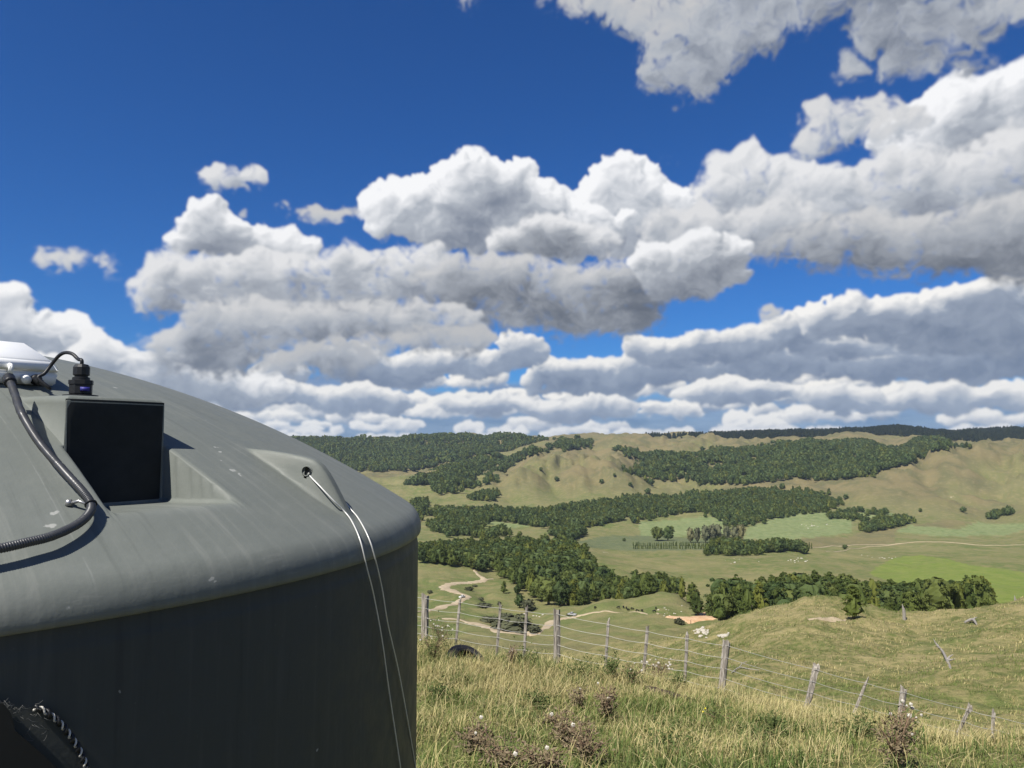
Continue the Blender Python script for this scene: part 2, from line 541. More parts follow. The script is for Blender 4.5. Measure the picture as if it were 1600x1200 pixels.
def mesh_np(name, verts, faces, mat=None, smooth_=True):
    """mesh from numpy arrays; faces (n,3) or (n,4)"""
    me = bpy.data.meshes.new(name)
    verts = np.asarray(verts, np.float32)
    faces = np.asarray(faces, np.int32)
    k = faces.shape[1]
    me.vertices.add(len(verts))
    me.vertices.foreach_set('co', verts.ravel())
    me.loops.add(faces.size)
    me.loops.foreach_set('vertex_index', faces.ravel())
    me.polygons.add(len(faces))
    me.polygons.foreach_set('loop_start', np.arange(0, faces.size, k, dtype=np.int32))
    me.polygons.foreach_set('use_smooth', np.full(len(faces), smooth_, bool))
    me.update(calc_edges=True)
    me.validate()
    if mat is not None:
        me.materials.append(mat)
    return me


def obj(name, me, parent=None, loc=None):
    o = bpy.data.objects.new(name, me)
    if loc is not None:
        o.location = loc
    return link(o, parent)


def new_mat(name):
    m = bpy.data.materials.new(name)
    m.use_nodes = True
    T = NT(m.node_tree)
    bs = m.node_tree.nodes['Principled BSDF']
    return m, T, bs


# ------------------------------------------------------------------ terrain: spot heights read off the hills (pixel column, row, metres ahead)
def ground_ratio(px, py):
    """(x/y, z/y) of the ray through a pixel"""
    d = px_dir(px, py)
    return d.x / d.y, d.z / d.y


SPOTS = []
for px in (-300, 100, 480, 660, 900, 1130, 1400, 1600, 1900):
    a = (px - 800) / FPX
    for Y in (1.3, 2.4, 4.0, 7.0, 11.0):
        z = -1.45 - 0.225 * Y - 0.02 * Y * max(0.0, a) * 1.5
        SPOTS.append((a, Y, z))
for px, py, Y in [
    # the brow along the fence and the drop behind it
    (-300, 990, 20.5), (300, 995, 20.0), (664, 1004, 19.6), (870, 1036, 17.8), (1000, 1058, 17.2), (1130, 1088, 16.6), (1265, 1118, 16.2), (1405, 1152, 15.8), (1550, 1200, 15.3), (1900, 1290, 14.5),
    (-300, 1040, 34), (664, 1075, 32), (870, 1105, 31), (1130, 1150, 29), (1400, 1205, 28), (1600, 1235, 27), (1900, 1320, 26),
    # hillside below the fence, right, up to the knolls
    (1130, 1110, 50), (1400, 1150, 46), (1600, 1165, 44), (1900, 1190, 42),
    (1130, 1055, 80), (1250, 1050, 85), (1400, 1060, 80), (1600, 1050, 76), (1900, 1040, 76),
    (1130, 1010, 120), (1200, 990, 125), (1265, 985, 120), (1400, 1005, 115), (1500, 1000, 112), (1600, 985, 115), (1900, 960, 120),
    (1150, 975, 168), (1200, 953, 166), (1265, 941, 165), (1320, 949, 168), (1370, 964, 172), (1440, 968, 176), (1510, 953, 182), (1600, 934, 195), (1900, 905, 210),
    (1265, 985, 215), (1400, 1000, 225), (1600, 965, 240), (1900, 950, 260),
    # slope left of it and the gully with the track
    (-300, 1050, 70), (300, 1070, 75), (664, 1060, 80), (870, 1068, 85), (1000, 1065, 85),
    (664, 1020, 170), (870, 1022, 180), (1000, 1030, 150), (1060, 1012, 190),
    (-300, 1000, 260), (300, 995, 280), (664, 990, 320), (750, 988, 340), (830, 992, 370), (900, 992, 330), (980, 985, 320), (1060, 982, 300), (1120, 985, 280),
    (700, 965, 420), (800, 965, 460), (850, 965, 450), (905, 961, 430), (980, 950, 430), (1060, 960, 400), (1110, 968, 380),
    (880, 950, 470), (950, 938, 478), (1030, 926, 480), (1062, 931, 475), (1090, 952, 440),
    (950, 950, 560), (1040, 948, 560), (1100, 960, 480),
    # switchback hill behind the fence, left
    (560, 950, 480), (664, 948, 500), (720, 938, 530), (780, 938, 540), (690, 912, 610), (760, 908, 640), (664, 893, 680), (740, 893, 700), (664, 882, 730), (400, 880, 740), (100, 880, 740), (-300, 880, 740),
    # central bush
    (820, 930, 570), (880, 925, 590), (960, 925, 600), (850, 900, 680), (930, 900, 700), (800, 880, 800), (700, 872, 850), (900, 875, 820), (800, 862, 950), (664, 863, 980), (900, 860, 980), (1000, 915, 640),
    # grove behind the knolls
    (1150, 965, 380), (1200, 945, 440), (1300, 940, 450), (1400, 950, 430), (1500, 950, 420), (1600, 945, 430), (1900, 940, 450),
    # meadows and valley floor
    (1000, 880, 880), (1100, 895, 800), (1100, 875, 960), (1250, 890, 800), (1250, 868, 1010), (1400, 905, 760), (1450, 890, 860), (1600, 920, 660), (1600, 885, 900), (1900, 900, 800),
    (950, 862, 1100), (1100, 858, 1130), (1300, 850, 1270), (1500, 850, 1250), (1600, 850, 1250), (1900, 850, 1250),
    (664, 838, 1250), (800, 838, 1300), (950, 842, 1350), (1200, 836, 1430), (1400, 832, 1500), (1600, 832, 1500), (1900, 830, 1500),
    (664, 812, 1580), (800, 815, 1560), (950, 815, 1620), (1100, 815, 1650), (1250, 812, 1680), (1450, 812, 1700), (1600, 812, 1700),
    (664, 790, 1850), (800, 795, 1800), (950, 795, 1800), (1100, 792, 1850), (1250, 795, 1830), (1400, 798, 1820), (1600, 795, 1820), (1900, 790, 1800), (300, 790, 1850), (-300, 790, 1850),
    # round dry hill
    (740, 778, 1980), (800, 786, 1950), (900, 778, 1990), (1000, 775, 2020), (780, 765, 2120), (800, 742, 2280), (830, 718, 2430), (868, 708, 2500), (920, 706, 2540), (960, 718, 2450), (1000, 744, 2280), (1030, 765, 2120),
    (870, 740, 2280), (920, 738, 2280), (868, 730, 2750), (930, 728, 2780), (1000, 742, 2650), (800, 745, 2600),
    # left valley, tan ridge and the bush-covered range
    (600, 770, 2100), (664, 768, 2150), (690, 755, 2350), (600, 750, 2500), (664, 742, 2650), (500, 745, 2600), (300, 745, 2600), (-300, 745, 2600),
    (700, 733, 2750), (760, 716, 2950), (830, 699, 3200), (880, 694, 3250), (950, 690, 3350), (1010, 686, 3450),
    (600, 738, 2950), (660, 734, 3050), (700, 728, 3150), (780, 712, 3400),
    (480, 688, 3900), (560, 690, 3950), (650, 686, 4000), (720, 683, 4000), (790, 682, 4000), (835, 689, 3900), (300, 680, 3900), (-300, 675, 3900), (550, 712, 3400), (650, 708, 3450), (740, 702, 3600),
    (480, 692, 4800), (650, 692, 4800), (800, 692, 4800), (300, 690, 4800),
    # bush-covered spur, right of centre
    (1000, 748, 2300), (1100, 756, 2260), (1200, 760, 2200), (1270, 756, 2230), (1050, 728, 2600), (1150, 722, 2600), (1250, 715, 2600), (1320, 720, 2560), (1380, 712, 2650),
    (970, 708, 2950), (1080, 704, 2950), (1150, 700, 2980), (1250, 692, 3000), (1350, 689, 3050), (1430, 690, 3050), (1480, 698, 2900),
    (1250, 700, 3250), (1400, 697, 3300),
    # big dry slope at the right
    (1320, 778, 2000), (1420, 780, 1960), (1530, 785, 1930), (1600, 780, 1930), (1350, 747, 2200), (1420, 726, 2280), (1480, 709, 2340), (1530, 698, 2400), (1600, 692, 2460), (1900, 680, 2600),
    (1450, 755, 2120), (1550, 745, 2130), (1500, 722, 2650), (1600, 705, 2800), (1420, 735, 2450),
    # plateau
    (1050, 687, 3450), (1150, 690, 3400), (1100, 681, 3750), (1200, 684, 3600), (1240, 678, 3750), (1350, 676, 3700), (1400, 682, 3500), (1500, 690, 3300), (1600, 688, 3400), (1550, 684, 3700),
    (1000, 681, 4300), (1250, 679, 4300), (1450, 678, 4300), (1600, 677, 4300), (1900, 675, 4300),
    (-300, 686, 7000), (480, 688, 7000), (800, 687, 7000), (1100, 683, 7000), (1400, 681, 7000), (1600, 680, 7000), (1900, 680, 7000),
]:
    a, e = ground_ratio(px, py)
    SPOTS.append((a, Y, e * Y))
sp = np.array(SPOTS)
K_A = 4.5


def tps_basis(P, Q):
    d2 = ((P[:, None, :] - Q[None, :, :]) ** 2).sum(-1)
    return d2 * np.log(d2 + 1e-9) * .5


Qc = np.stack([sp[:, 0] * K_A, np.log(sp[:, 1])], 1)
Fv = sp[:, 2] / sp[:, 1]
nS = len(sp)
A_ = np.zeros((nS + 3, nS + 3))
A_[:nS, :nS] = tps_basis(Qc, Qc) + np.eye(nS) * 1e-4
A_[:nS, nS] = 1
A_[:nS, nS + 1:] = Qc
A_[nS:, :nS] = A_[:nS, nS:].T
wts = np.linalg.solve(A_, np.concatenate([Fv, np.zeros(3)]))

NR, NT_ = 720, 760
RR = np.exp(np.linspace(math.log(0.8), math.log(9000), NR))
inner = np.radians(np.linspace(-37, 37, NT_ - 160))
TH = np.concatenate([-np.radians(np.geomspace(180, 37.6, 80)), inner, np.radians(np.geomspace(37.6, 180, 80))])
th_c = np.clip(TH, R_(-44), R_(44))
ln_y = np.log(np.maximum(RR[:, None] * np.cos(th_c)[None, :], .5))
gp = np.stack([np.repeat((np.tan(th_c) * K_A)[None, :], NR, 0).ravel(), ln_y.ravel()], 1)
ev = np.empty(len(gp))
for i in range(0, len(gp), 40000):
    B = tps_basis(gp[i:i + 40000], Qc)
    ev[i:i + 40000] = B @ wts[:nS] + wts[nS] + gp[i:i + 40000] @ wts[nS + 1:]
Zt = (ev * np.exp(gp[:, 1])).reshape(NR, NT_)
XX = RR[:, None] * np.sin(TH)[None, :]
YY = RR[:, None] * np.cos(TH)[None, :]
# behind the photographer the hill simply carries on
back = smooth(np.abs(TH), R_(46), R_(95))[None, :]
Zt = Zt * (1 - back) + back * (-1.45 - np.clip(.12 * YY, -90, 120) - .0 * XX)


def hsm(a, b):
    return smooth(RR, a, b)[:, None]


def fb(wl, octv, seed, **k):
    return fbm(XX / wl + 91, YY / wl + 37, octv, seed, **k)


gul = fb(240, 4, 21, billow=True, gain=.5)
Zt = Zt + (gul - .42) * 58 * hsm(1880, 2350) + (fb(75, 3, 27, billow=True) - .42) * 13 * hsm(1900, 2200)
Zt = Zt + (fb(46, 3, 28, billow=True) - .42) * 6.5 * hsm(95, 180) * (1 - hsm(700, 1000))
Zt = Zt + (fb(85, 4, 22) - .5) * 9 * hsm(500, 900) + (fb(30, 4, 23) - .5) * 2.6 * hsm(130, 400)
Zt = Zt + (fb(10, 4, 24, billow=True) - .42) * 2.2 * hsm(24, 70) * (1 - .7 * hsm(190, 400)) + (fb(3.2, 3, 29) - .5) * .7 * hsm(30, 60) * (1 - hsm(220, 300)) + (fb(1.7, 4, 25) - .5) * .16 * hsm(2, 6)



def spurs(px, py, Y, n, amp, r0, r1, seed):
    """ribs and gullies running down from a hilltop"""
    a, e = ground_ratio(px, py)
    x0, y0 = a * Y, Y
    dx_, dy_ = XX - x0, YY - y0
    rr = np.hypot(dx_, dy_)
    t = np.arctan2(dy_, dx_)
    w = (fbm(XX / 120, YY / 120, 4, seed) - .5) * 5.5
    s = 1 - np.abs(np.sin(.5 * n * t + w)) * 1.6 + .55 * np.sin(n * 1.7 * t + 2.3 * w)
    return s * amp * smooth(rr, r0 * .3, r0) * (1 - smooth(rr, r1 * .6, r1))


Zt = Zt + spurs(890, 706, 2540, 12, 13.0, 130, 620, 31) + spurs(1590, 690, 2480, 12, 13.0, 150, 760, 32) + spurs(760, 716, 2950, 8, 9, 120, 420, 33) + spurs(1150, 690, 3400, 10, 12, 120, 600, 34)
lnR0, dlnR = math.log(RR[0]), math.log(RR[1] / RR[0])


def ground_z(x, y):
    """height of the land at world positions (arrays)"""
    x, y = np.asarray(x, float), np.asarray(y, float)
    r = np.hypot(x, y)
    fi = np.clip((np.log(np.maximum(r, RR[0])) - lnR0) / dlnR, 0, NR - 1.001)
    t = np.arctan2(x, y)
    fj = np.interp(t, TH, np.arange(NT_))
    fj = np.clip(fj, 0, NT_ - 1.001)
    i, j = fi.astype(int), fj.astype(int)
    u, v = fi - i, fj - j
    return (Zt[i, j] * (1 - u) + Zt[i + 1, j] * u) * (1 - v) + (Zt[i, j + 1] * (1 - u) + Zt[i + 1, j + 1] * u) * v


def project(x, y, z):
    """world to pixels of the photograph"""
    c, s = math.cos(PITCH), math.sin(PITCH)
    d = y * c + z * s
    u = -y * s + z * c
    d = np.where(np.abs(d) < 1e-6, 1e-6, d)
    return 800 + FPX * x / d, 600 - FPX * u / d


_tt = np.geomspace(2.0, 8000, 6000)


def at(px, py, lo=2.0, hi=8000.0):
    """the point of the land that lies in the direction of a pixel"""
    d = px_dir(px, py)
    t = _tt[(_tt >= lo) & (_tt <= hi)]
    z = ground_z(d.x * t, d.y * t)
    below = d.z * t < z
    if not below.any():
        k = len(t) - 1
    else:
        k = int(np.argmax(below))
    k0 = max(k - 1, 0)
    a, b = t[k0], t[k]
    for _ in range(18):
        m = .5 * (a + b)
        if d.z * m < ground_z(d.x * m, d.y * m):
            b = m
        else:
            a = m
    return Vector((d.x * b, d.y * b, float(ground_z(d.x * b, d.y * b))))


def in_poly(px, py, poly):
    inside = np.zeros(np.shape(px), bool)
    n = len(poly)
    for i in range(n):
        x0, y0 = poly[i]
        x1, y1 = poly[(i + 1) % n]
        c = ((y0 > py) != (y1 > py)) & (px < (x1 - x0) * (py - y0) / ((y1 - y0) or 1e-9) + x0)
        inside ^= c
    return inside


ii, jj = np.meshgrid(np.arange(NR - 1), np.arange(NT_ - 1), indexing='ij')
q0 = (ii * NT_ + jj).ravel()
quads = np.stack([q0, q0 + 1, q0 + NT_ + 1, q0 + NT_], 1)
tv = np.stack([XX, YY, Zt], -1).reshape(-1, 3)
GX, GY = project(tv[:, 0], tv[:, 1], tv[:, 2])
TD = np.hypot(tv[:, 0], tv[:, 1])
wob = (fbm(tv[:, 0] / 60, tv[:, 1] / 60, 4, 71) - .5) * 10
wob2 = (fbm(tv[:, 0] / 60 + 40, tv[:, 1] / 60, 4, 72) - .5) * 6


def zone(poly, dlo, dhi):
    return (in_poly(GX + wob, GY + wob2, poly) & (TD > dlo) & (TD < dhi) & (tv[:, 1] > 0)).astype(np.float32)


green = zone([(1395, 872), (1440, 868), (1600, 895), (1750, 900), (1750, 960), (1600, 945), (1520, 940), (1440, 925), (1370, 902), (1360, 895)], 500, 1300)
crop = np.maximum.reduce([
    zone([(1160, 842), (1170, 825), (1230, 800), (1290, 800), (1330, 815), (1330, 832), (1260, 842)], 1200, 1950),
    zone([(1400, 832), (1420, 822), (1500, 828), (1560, 800), (1640, 785), (1640, 815), (1560, 838), (1450, 838)], 1200, 1980),
    zone([(1390, 815), (1330, 800), (1370, 795), (1400, 802)], 1200, 1980),
    zone([(1000, 815), (1130, 805), (1130, 835), (1000, 840)], 1200, 1900),
    zone([(700, 806), (760, 812), (830, 820), (800, 824), (700, 815)], 1300, 1800)])
cloud_shade = zone([(905, 846), (940, 838), (1040, 838), (1150, 845), (1150, 858), (1000, 862), (920, 856)], 1000, 1500)  # cloud shadow painted on the valley floor as a darker zone
gl = gul.reshape(-1)
dry = smooth(TD, 1850, 2300) * (.35 + .65 * smooth(gl, .18, .42))
dry = np.maximum(dry, zone([(1200, 860), (1400, 850), (1400, 812), (1330, 838), (1200, 846)], 1100, 1900) * .75)
dry = np.maximum(dry, zone([(1340, 838), (1600, 812), (1600, 800), (1480, 812), (1420, 822)], 1100, 1950) * .8)
dry = np.clip(dry - zone([(560, 800), (560, 740), (690, 745), (740, 770), (700, 800)], 1700, 2700) * .75, 0, 1)
dry = np.maximum(dry, smooth(TD, 20, 60) * (1 - smooth(TD, 260, 330)) * .55)

m_land, T, bs = new_mat('pasture')
geo = T.new('ShaderNodeNewGeometry')
POS = S(T, geo.outputs['Position'])
at1 = T.new('ShaderNodeAttribute', attribute_name='zone')
zd, zg, zc = T.sep(S(T, at1.outputs['Color']))
zs = S(T, at1.outputs['Alpha'])
n_big = T.noise(POS, 0.012, 5, .6)
n_mid = T.noise(POS, 0.09, 6, .6)
n_near = T.noise(POS, 0.8, 6, .65)
n_fine = T.noise(POS, 7.0, 5, .7)
pas = T.mix(T.ramp(n_big, .36, .64), (.125, .155, .048), (.205, .195, .085))
pas = T.mix(T.ramp(n_mid, .42, .66, 0, .75), pas, (.25, .215, .10))
drc = T.mix(T.ramp(n_big, .40, .62), (.205, .170, .084), (.135, .130, .062))
drc = T.mix(T.ramp(n_mid, .50, .70, 0, .6), drc, (.255, .212, .112))
c = T.mix(zd, pas, drc)
n_slope = T.noise(T.v('MULTIPLY', POS, (1, 1.6, 1)), 0.22, 6, .68)
nearc = T.mix(T.ramp(n_near, .38, .62), (.125, .145, .045), (.26, .225, .100))
nearc = T.mix(T.ramp(n_slope, .50, .64, 0, .75), nearc, (.36, .30, .145))
nearc = T.mix(T.ramp(n_slope, .30, .44, .6, 0), nearc, (.085, .115, .034))
n_patch = T.noise(POS, 0.055, 5, .62)
nearc = T.mix(T.ramp(n_patch, .50, .64, 0, .6), nearc, (.37, .305, .15))
nearc = T.mix(T.ramp(n_patch, .34, .46, .5, 0), nearc, (.105, .145, .042))
dist = T.v('LENGTH', POS)
c = T.mix(T.ramp(dist, 150, 330, .92, 0), c, nearc)
cg = T.mix(T.ramp(n_mid, .3, .7), (.150, .205, .040), (.205, .235, .060))
c = T.mix(zg * T.ramp(n_big, .25, .45, .55, 1.0), c, cg)
c = T.mix(zc * T.ramp(n_mid, .34, .52, .35, 1.0), c, T.mix(T.ramp(n_mid, .35, .65), (.165, .225, .090), (.235, .260, .115)))
c = T.mix(zs, c, T.mix(T.ramp(n_mid, .3, .7), (.11, .135, .065), (.155, .17, .08)))  # cloud shadow mixed into the ground colour
c = T.mix(T.ramp(n_fine, .25, .75, .35, 0), c, (.05, .06, .02), 'MULTIPLY')
# small scars of pale bare earth and rock on the far pasture
scar = T.noise(POS, 0.030, 8, .72)
c = T.mix(T.m('MULTIPLY', T.ramp(scar, .700, .725), T.ramp(dist, 350, 600)), c, (.55, .47, .36))
T.put(bs.inputs['Base Color'], c)
bs.inputs['Roughness'].default_value = .95
bs.inputs['Specular IOR Level'].default_value = .1
bmp = T.new('ShaderNodeBump')
bmp.inputs['Strength'].default_value = .85
T.put(bmp.inputs['Height'], T.noise(POS, 0.35, 7, .65) * 1.2)
bmp.inputs['Distance'].default_value = 1.0
m_land.node_tree.links.new(bmp.outputs[0], bs.inputs['Normal'])

me = mesh_np('ground', tv, quads[:, ::-1], m_land)
ca_ = me.color_attributes.new('zone', 'FLOAT_COLOR', 'POINT')
ca_.data.foreach_set('color', np.stack([dry, green, crop, cloud_shade], 1).astype(np.float32).ravel())
land = tag(obj('ground', me), kind='structure')

# ------------------------------------------------------------------ trees
def leaf_material(name, c1, c2, c3):
    m, T, bs = new_mat(name)
    oi = T.new('ShaderNodeObjectInfo')
    rnd = S(T, oi.outputs['Random'])
    geo = T.new('ShaderNodeNewGeometry')
    isl = S(T, geo.outputs['Random Per Island'])
    c = T.mix(rnd, c1, c2)
    c = T.mix(T.m('MULTIPLY', isl, .32), c, c3)
    kind_ = T.m('FRACT', rnd * 7.31)
    c = T.mix(T.ramp(kind_, .72, .95, 0, .65), c, tuple(x * y for x, y in zip(c3, (1.25, 1.12, .8))))
    c = T.mix(T.ramp(kind_, .0, .16, .6, 0), c, tuple(x * .55 for x in c1))
    T.put(bs.inputs['Base Color'], c)
    bs.inputs['Roughness'].default_value = .75
    bs.inputs['Specular IOR Level'].default_value = .12
    return m


m_totara = leaf_material('dark_foliage', (.042, .066, .016), (.078, .100, .022), (.105, .122, .030))
m_bush = leaf_material('bush_foliage', (.034, .058, .018), (.062, .086, .026), (.082, .104, .034))
m_pine = leaf_material('pine_foliage', (.012, .022, .012), (.020, .032, .016), (.030, .040, .020))
m_pale = leaf_material('pale_foliage', (.085, .095, .050), (.115, .115, .065), (.14, .14, .085))
m_shrub = leaf_material('shrub_foliage', (.050, .055, .030), (.080, .085, .045), (.10, .10, .06))
m_bark, T, bs = new_mat('bark')
tcn = T.new('ShaderNodeTexCoord')
T.put(bs.inputs['Base Color'], T.mix(T.noise(S(T, tcn.outputs['Object']), 3.0, 5), (.075, .06, .045), (.20, .17, .14)))
bs.inputs['Roughness'].default_value = .9


def crown_mesh(name, mat, seed, H, R, shape, n, leaf, lobes=9):
    """a crown of leaf sprays gathered in clumps over a lumpy body, base of the tree at z=0"""
    rg = np.random.default_rng(seed)
    z0 = {'cone': .10, 'round': .16, 'column': .06, 'poplar': .10, 'bush': .02}[shape] * H

    def rad(t):
        if shape == 'cone':
            return R * (np.clip(1 - t, 0, 1) ** .62) * np.clip(t * 7 + .35, 0, 1)
        if shape == 'column':
            return R * (np.clip(1 - t, 0, 1) ** .38) * np.clip(t * 6 + .4, 0, 1)
        if shape == 'poplar':
            return R * np.sin(np.clip(t * .92 + .06, 0, 1) * math.pi) ** .55
        return R * np.sqrt(np.clip(1 - (2 * np.clip(t, 0, 1) - .85) ** 2 / 1.33, 0, 1))
    V, F = [], []
    nv = 0
    # lumpy body: keeps the crown from being see-through
    nu, nvv = 14, 10
    ph = rg.uniform(0, 6.28, 6)
    tt, aa = np.meshgrid(np.linspace(.02, .97, nvv), np.linspace(0, 2 * math.pi, nu, endpoint=False), indexing='ij')
    lump = .80 + .16 * np.sin(3 * aa + ph[0] + 4 * tt) + .12 * np.sin(5 * aa + ph[1] - 9 * tt) + .10 * np.sin(11 * tt + ph[2] + 2 * aa)
    rr = rad(tt) * lump * .86
    body = np.stack([rr * np.cos(aa), rr * np.sin(aa), z0 + (H * .985 - z0) * tt], -1).reshape(-1, 3)
    V.append(body)
    for i in range(nvv - 1):
        for j in range(nu):
            a, b = i * nu + j, i * nu + (j + 1) % nu
            F.append((a, b, b + nu, a + nu))
    nv = len(body)
    # clumps
    nc = lobes * 4
    ct = rg.beta(1.3, 1.25, nc)
    ca = rg.uniform(0, 2 * math.pi, nc)
    cr = rad(ct) * rg.uniform(.70, 1.02, nc)
    C = np.stack([cr * np.cos(ca), cr * np.sin(ca), z0 + (H - z0) * ct], 1)
    cs = R * rg.uniform(.14, .36, nc) * (1.1 - .5 * ct)
    idx = rg.integers(0, nc, n)
    d = rg.normal(size=(n, 3))
    d /= np.linalg.norm(d, axis=1, keepdims=True)
    d[:, 2] = np.abs(d[:, 2]) * .9 - .15
    pos = C[idx] + d * (cs[idx] * rg.uniform(.7, 1.1, n))[:, None]
    nrm = d + rg.normal(size=(n, 3)) * .55
    nrm /= np.linalg.norm(nrm, axis=1, keepdims=True)
    up = rg.normal(size=(n, 3))
    t1 = np.cross(nrm, up)
    t1 /= np.linalg.norm(t1, axis=1, keepdims=True) + 1e-9
    t2 = np.cross(nrm, t1)
    s = leaf * rg.uniform(.6, 1.35, n)
    q = np.stack([pos - t1 * s[:, None] * .9, pos - t2 * s[:, None] * .5 + nrm * s[:, None] * .15, pos + t1 * s[:, None], pos + t2 * s[:, None] * .55 + nrm * s[:, None] * .1], 1).reshape(-1, 3)
    V.append(q)
    F += [tuple(nv + 4 * k + m_ for m_ in range(4)) for k in range(n)]
    return mesh_np(name, np.concatenate(V), np.array(F), mat, False)


def tube(points, radii, n=8, cap=True):
    """rings along a polyline -> verts, quads"""
    P = [Vector(p) for p in points]
    V, F = [], []
    up = Vector((0, 0, 1))
    prev = None
    for i, p in enumerate(P):
        d = (P[min(i + 1, len(P) - 1)] - P[max(i - 1, 0)]).normalized()
        if prev is None:
            a = d.cross(up if abs(d.z) < .9 else Vector((1, 0, 0))).normalized()
        else:
            a = (prev - d * prev.dot(d)).normalized()
        prev = a
        b = d.cross(a)
        r = radii[i] if hasattr(radii, '__len__') else radii
        for k in range(n):
            t = 2 * math.pi * k / n
            V.append(p + (a * math.cos(t) + b * math.sin(t)) * r)
    for i in range(len(P) - 1):
        for k in range(n):
            F.append((i * n + k, i * n + (k + 1) % n, (i + 1) * n + (k + 1) % n, (i + 1) * n + k))
    if cap:
        for i, s in ((0, 1), (len(P) - 1, -1)):
            c = len(V)
            V.append(P[i].copy())
            for k in range(n):
                a, b = i * n + k, i * n + (k + 1) % n
                F.append((c, b, a, a) if s > 0 else (c, a, b, b))
    return V, F


def tubes_mesh(name, parts, mat, n=8, smooth_=True):
    """several tubes of ONE part joined; degenerate quads become triangles"""
    bm = bmesh.new()
    for pts, rad in parts:
        V, F = tube(pts, rad, n)
        vs = [bm.verts.new(v) for v in V]
        for f in F:
            ids = list(dict.fromkeys(f))
            try:
                bm.faces.new([vs[i] for i in ids])
            except ValueError:
                pass
    bm.normal_update()
    me = bpy.data.meshes.new(name)
    bm.to_mesh(me)
    bm.free()
    me.polygons.foreach_set('use_smooth', np.full(len(me.polygons), smooth_, bool))
    if mat:
        me.materials.append(mat)
    return me


def trunk_mesh(name, seed, H, R):
    rg = random.Random(seed)
    top = H * .8
    parts = [([(0, 0, -.6), (rg.uniform(-.1, .1), rg.uniform(-.1, .1), H * .25), (rg.uniform(-.2, .2), rg.uniform(-.2, .2), H * .5), (0, 0, top)], [R * .14, R * .105, R * .075, R * .02])]
    for k in range(5):
        a = rg.uniform(0, 6.28)
        z = H * rg.uniform(.14, .45)
        l = R * rg.uniform(.45, .7)
        parts.append(([(0, 0, z), (l * .5 * math.cos(a), l * .5 * math.sin(a), z + l * .35), (l * math.cos(a), l * math.sin(a), z + l * .9)], [R * .05, R * .035, R * .012]))
    return tubes_mesh(name, parts, m_bark, 7)


# prototypes, one unit high in proportion; scaled where they stand
PROTO = {}
for kind, mat, H, R, shape, n, leaf, cnt in (
        ('totara', m_totara, 14.0, 4.6, 'cone', 1700, .40, 5), ('broadleaf', m_bush, 13.0, 5.4, 'round', 1700, .44, 4), ('column', m_totara, 14.0, 3.1, 'column', 1200, .36, 2),
        ('pine', m_pine, 20.0, 3.8, 'cone', 360, 1.1, 2), ('poplar', m_pale, 15.0, 4.6, 'poplar', 760, .55, 2), ('shrub', m_shrub, 3.2, 2.6, 'bush', 420, .32, 3)):
    PROTO[kind] = [(crown_mesh('crown', mat, 100 + 17 * k + len(kind), H, R * (1 + .12 * math.sin(k * 2.1)), shape, n, leaf), trunk_mesh('trunk', 300 + k, H, R), H) for k in range(cnt)]


def plant_tree(kind, x, y, height, label, group=None, name='tree', cat='tree', var=None, wide=1.0, z=None, rot=None):
    k = rng.integers(0, len(PROTO[kind])) if var is None else var
    crown, trunk, H = PROTO[kind][k]
    s = height / H
    o = empty(name, (x, y, float(ground_z(x, y)) if z is None else z), rng.uniform(0, 6.28) if rot is None else rot)
    o.scale = (s * wide, s * wide, s)
    obj('trunk', trunk, o)
    obj('crown', crown, o)
    return tag(o, label, cat, group)


def scatter(poly, dlo, dhi, space, warp=6.0, seed=1, thin=None):
    """positions on the land whose foot falls inside a patch of bush"""
    rg = np.random.default_rng(seed)
    pts = np.array(poly, float)
    a0, a1 = (pts[:, 0].min() - 800 - 20) / FPX, (pts[:, 0].max() - 800 + 20) / FPX
    xs = np.arange(min(a0 * dlo, a0 * dhi), max(a1 * dlo, a1 * dhi), space)
    ys = np.arange(dlo, dhi, space)
    X, Y = np.meshgrid(xs, ys)
    X = X.ravel() + rg.uniform(-.45, .45, X.size) * space
    Y = Y.ravel() + rg.uniform(-.45, .45, Y.size) * space
    Z = ground_z(X, Y)
    gx, gy = project(X, Y, Z)
    k = in_poly(gx + (fbm(X / 40, Y / 40, 3, seed) - .5) * warp * 2, gy + (fbm(X / 40 + 9, Y / 40, 3, seed + 1) - .5) * warp, poly)
    if thin is not None:
        k &= fbm(X / (space * 4), Y / (space * 4), 3, seed + 2) > thin
    return np.stack([X[k], Y[k], Z[k]], 1)


# the near grove behind the knolls and the central bush: each tree a thing
GROVE = [(1120, 976), (1172, 985), (1200, 985), (1290, 985), (1400, 1000), (1545, 975), (1540, 952), (1480, 955), (1420, 952), (1370, 944), (1330, 938), (1250, 936), (1180, 940), (1128, 946), (1122, 958)]
pts = scatter(GROVE, 330, 520, 7.6, 5, 31)
pts = pts[np.argsort(pts[:, 1])]
grove_rest = pts[145:]
pts = pts[:145]
for x, y, z in pts:
    kind = rng.choice(['totara', 'broadleaf', 'column'], p=[.62, .26, .12])
    plant_tree(kind, x, y, rng.uniform(10, 19.0), 'olive green tree packed into the grove below the grassy knoll', 'trees of the grove below the knoll', wide=rng.uniform(.9, 1.15))

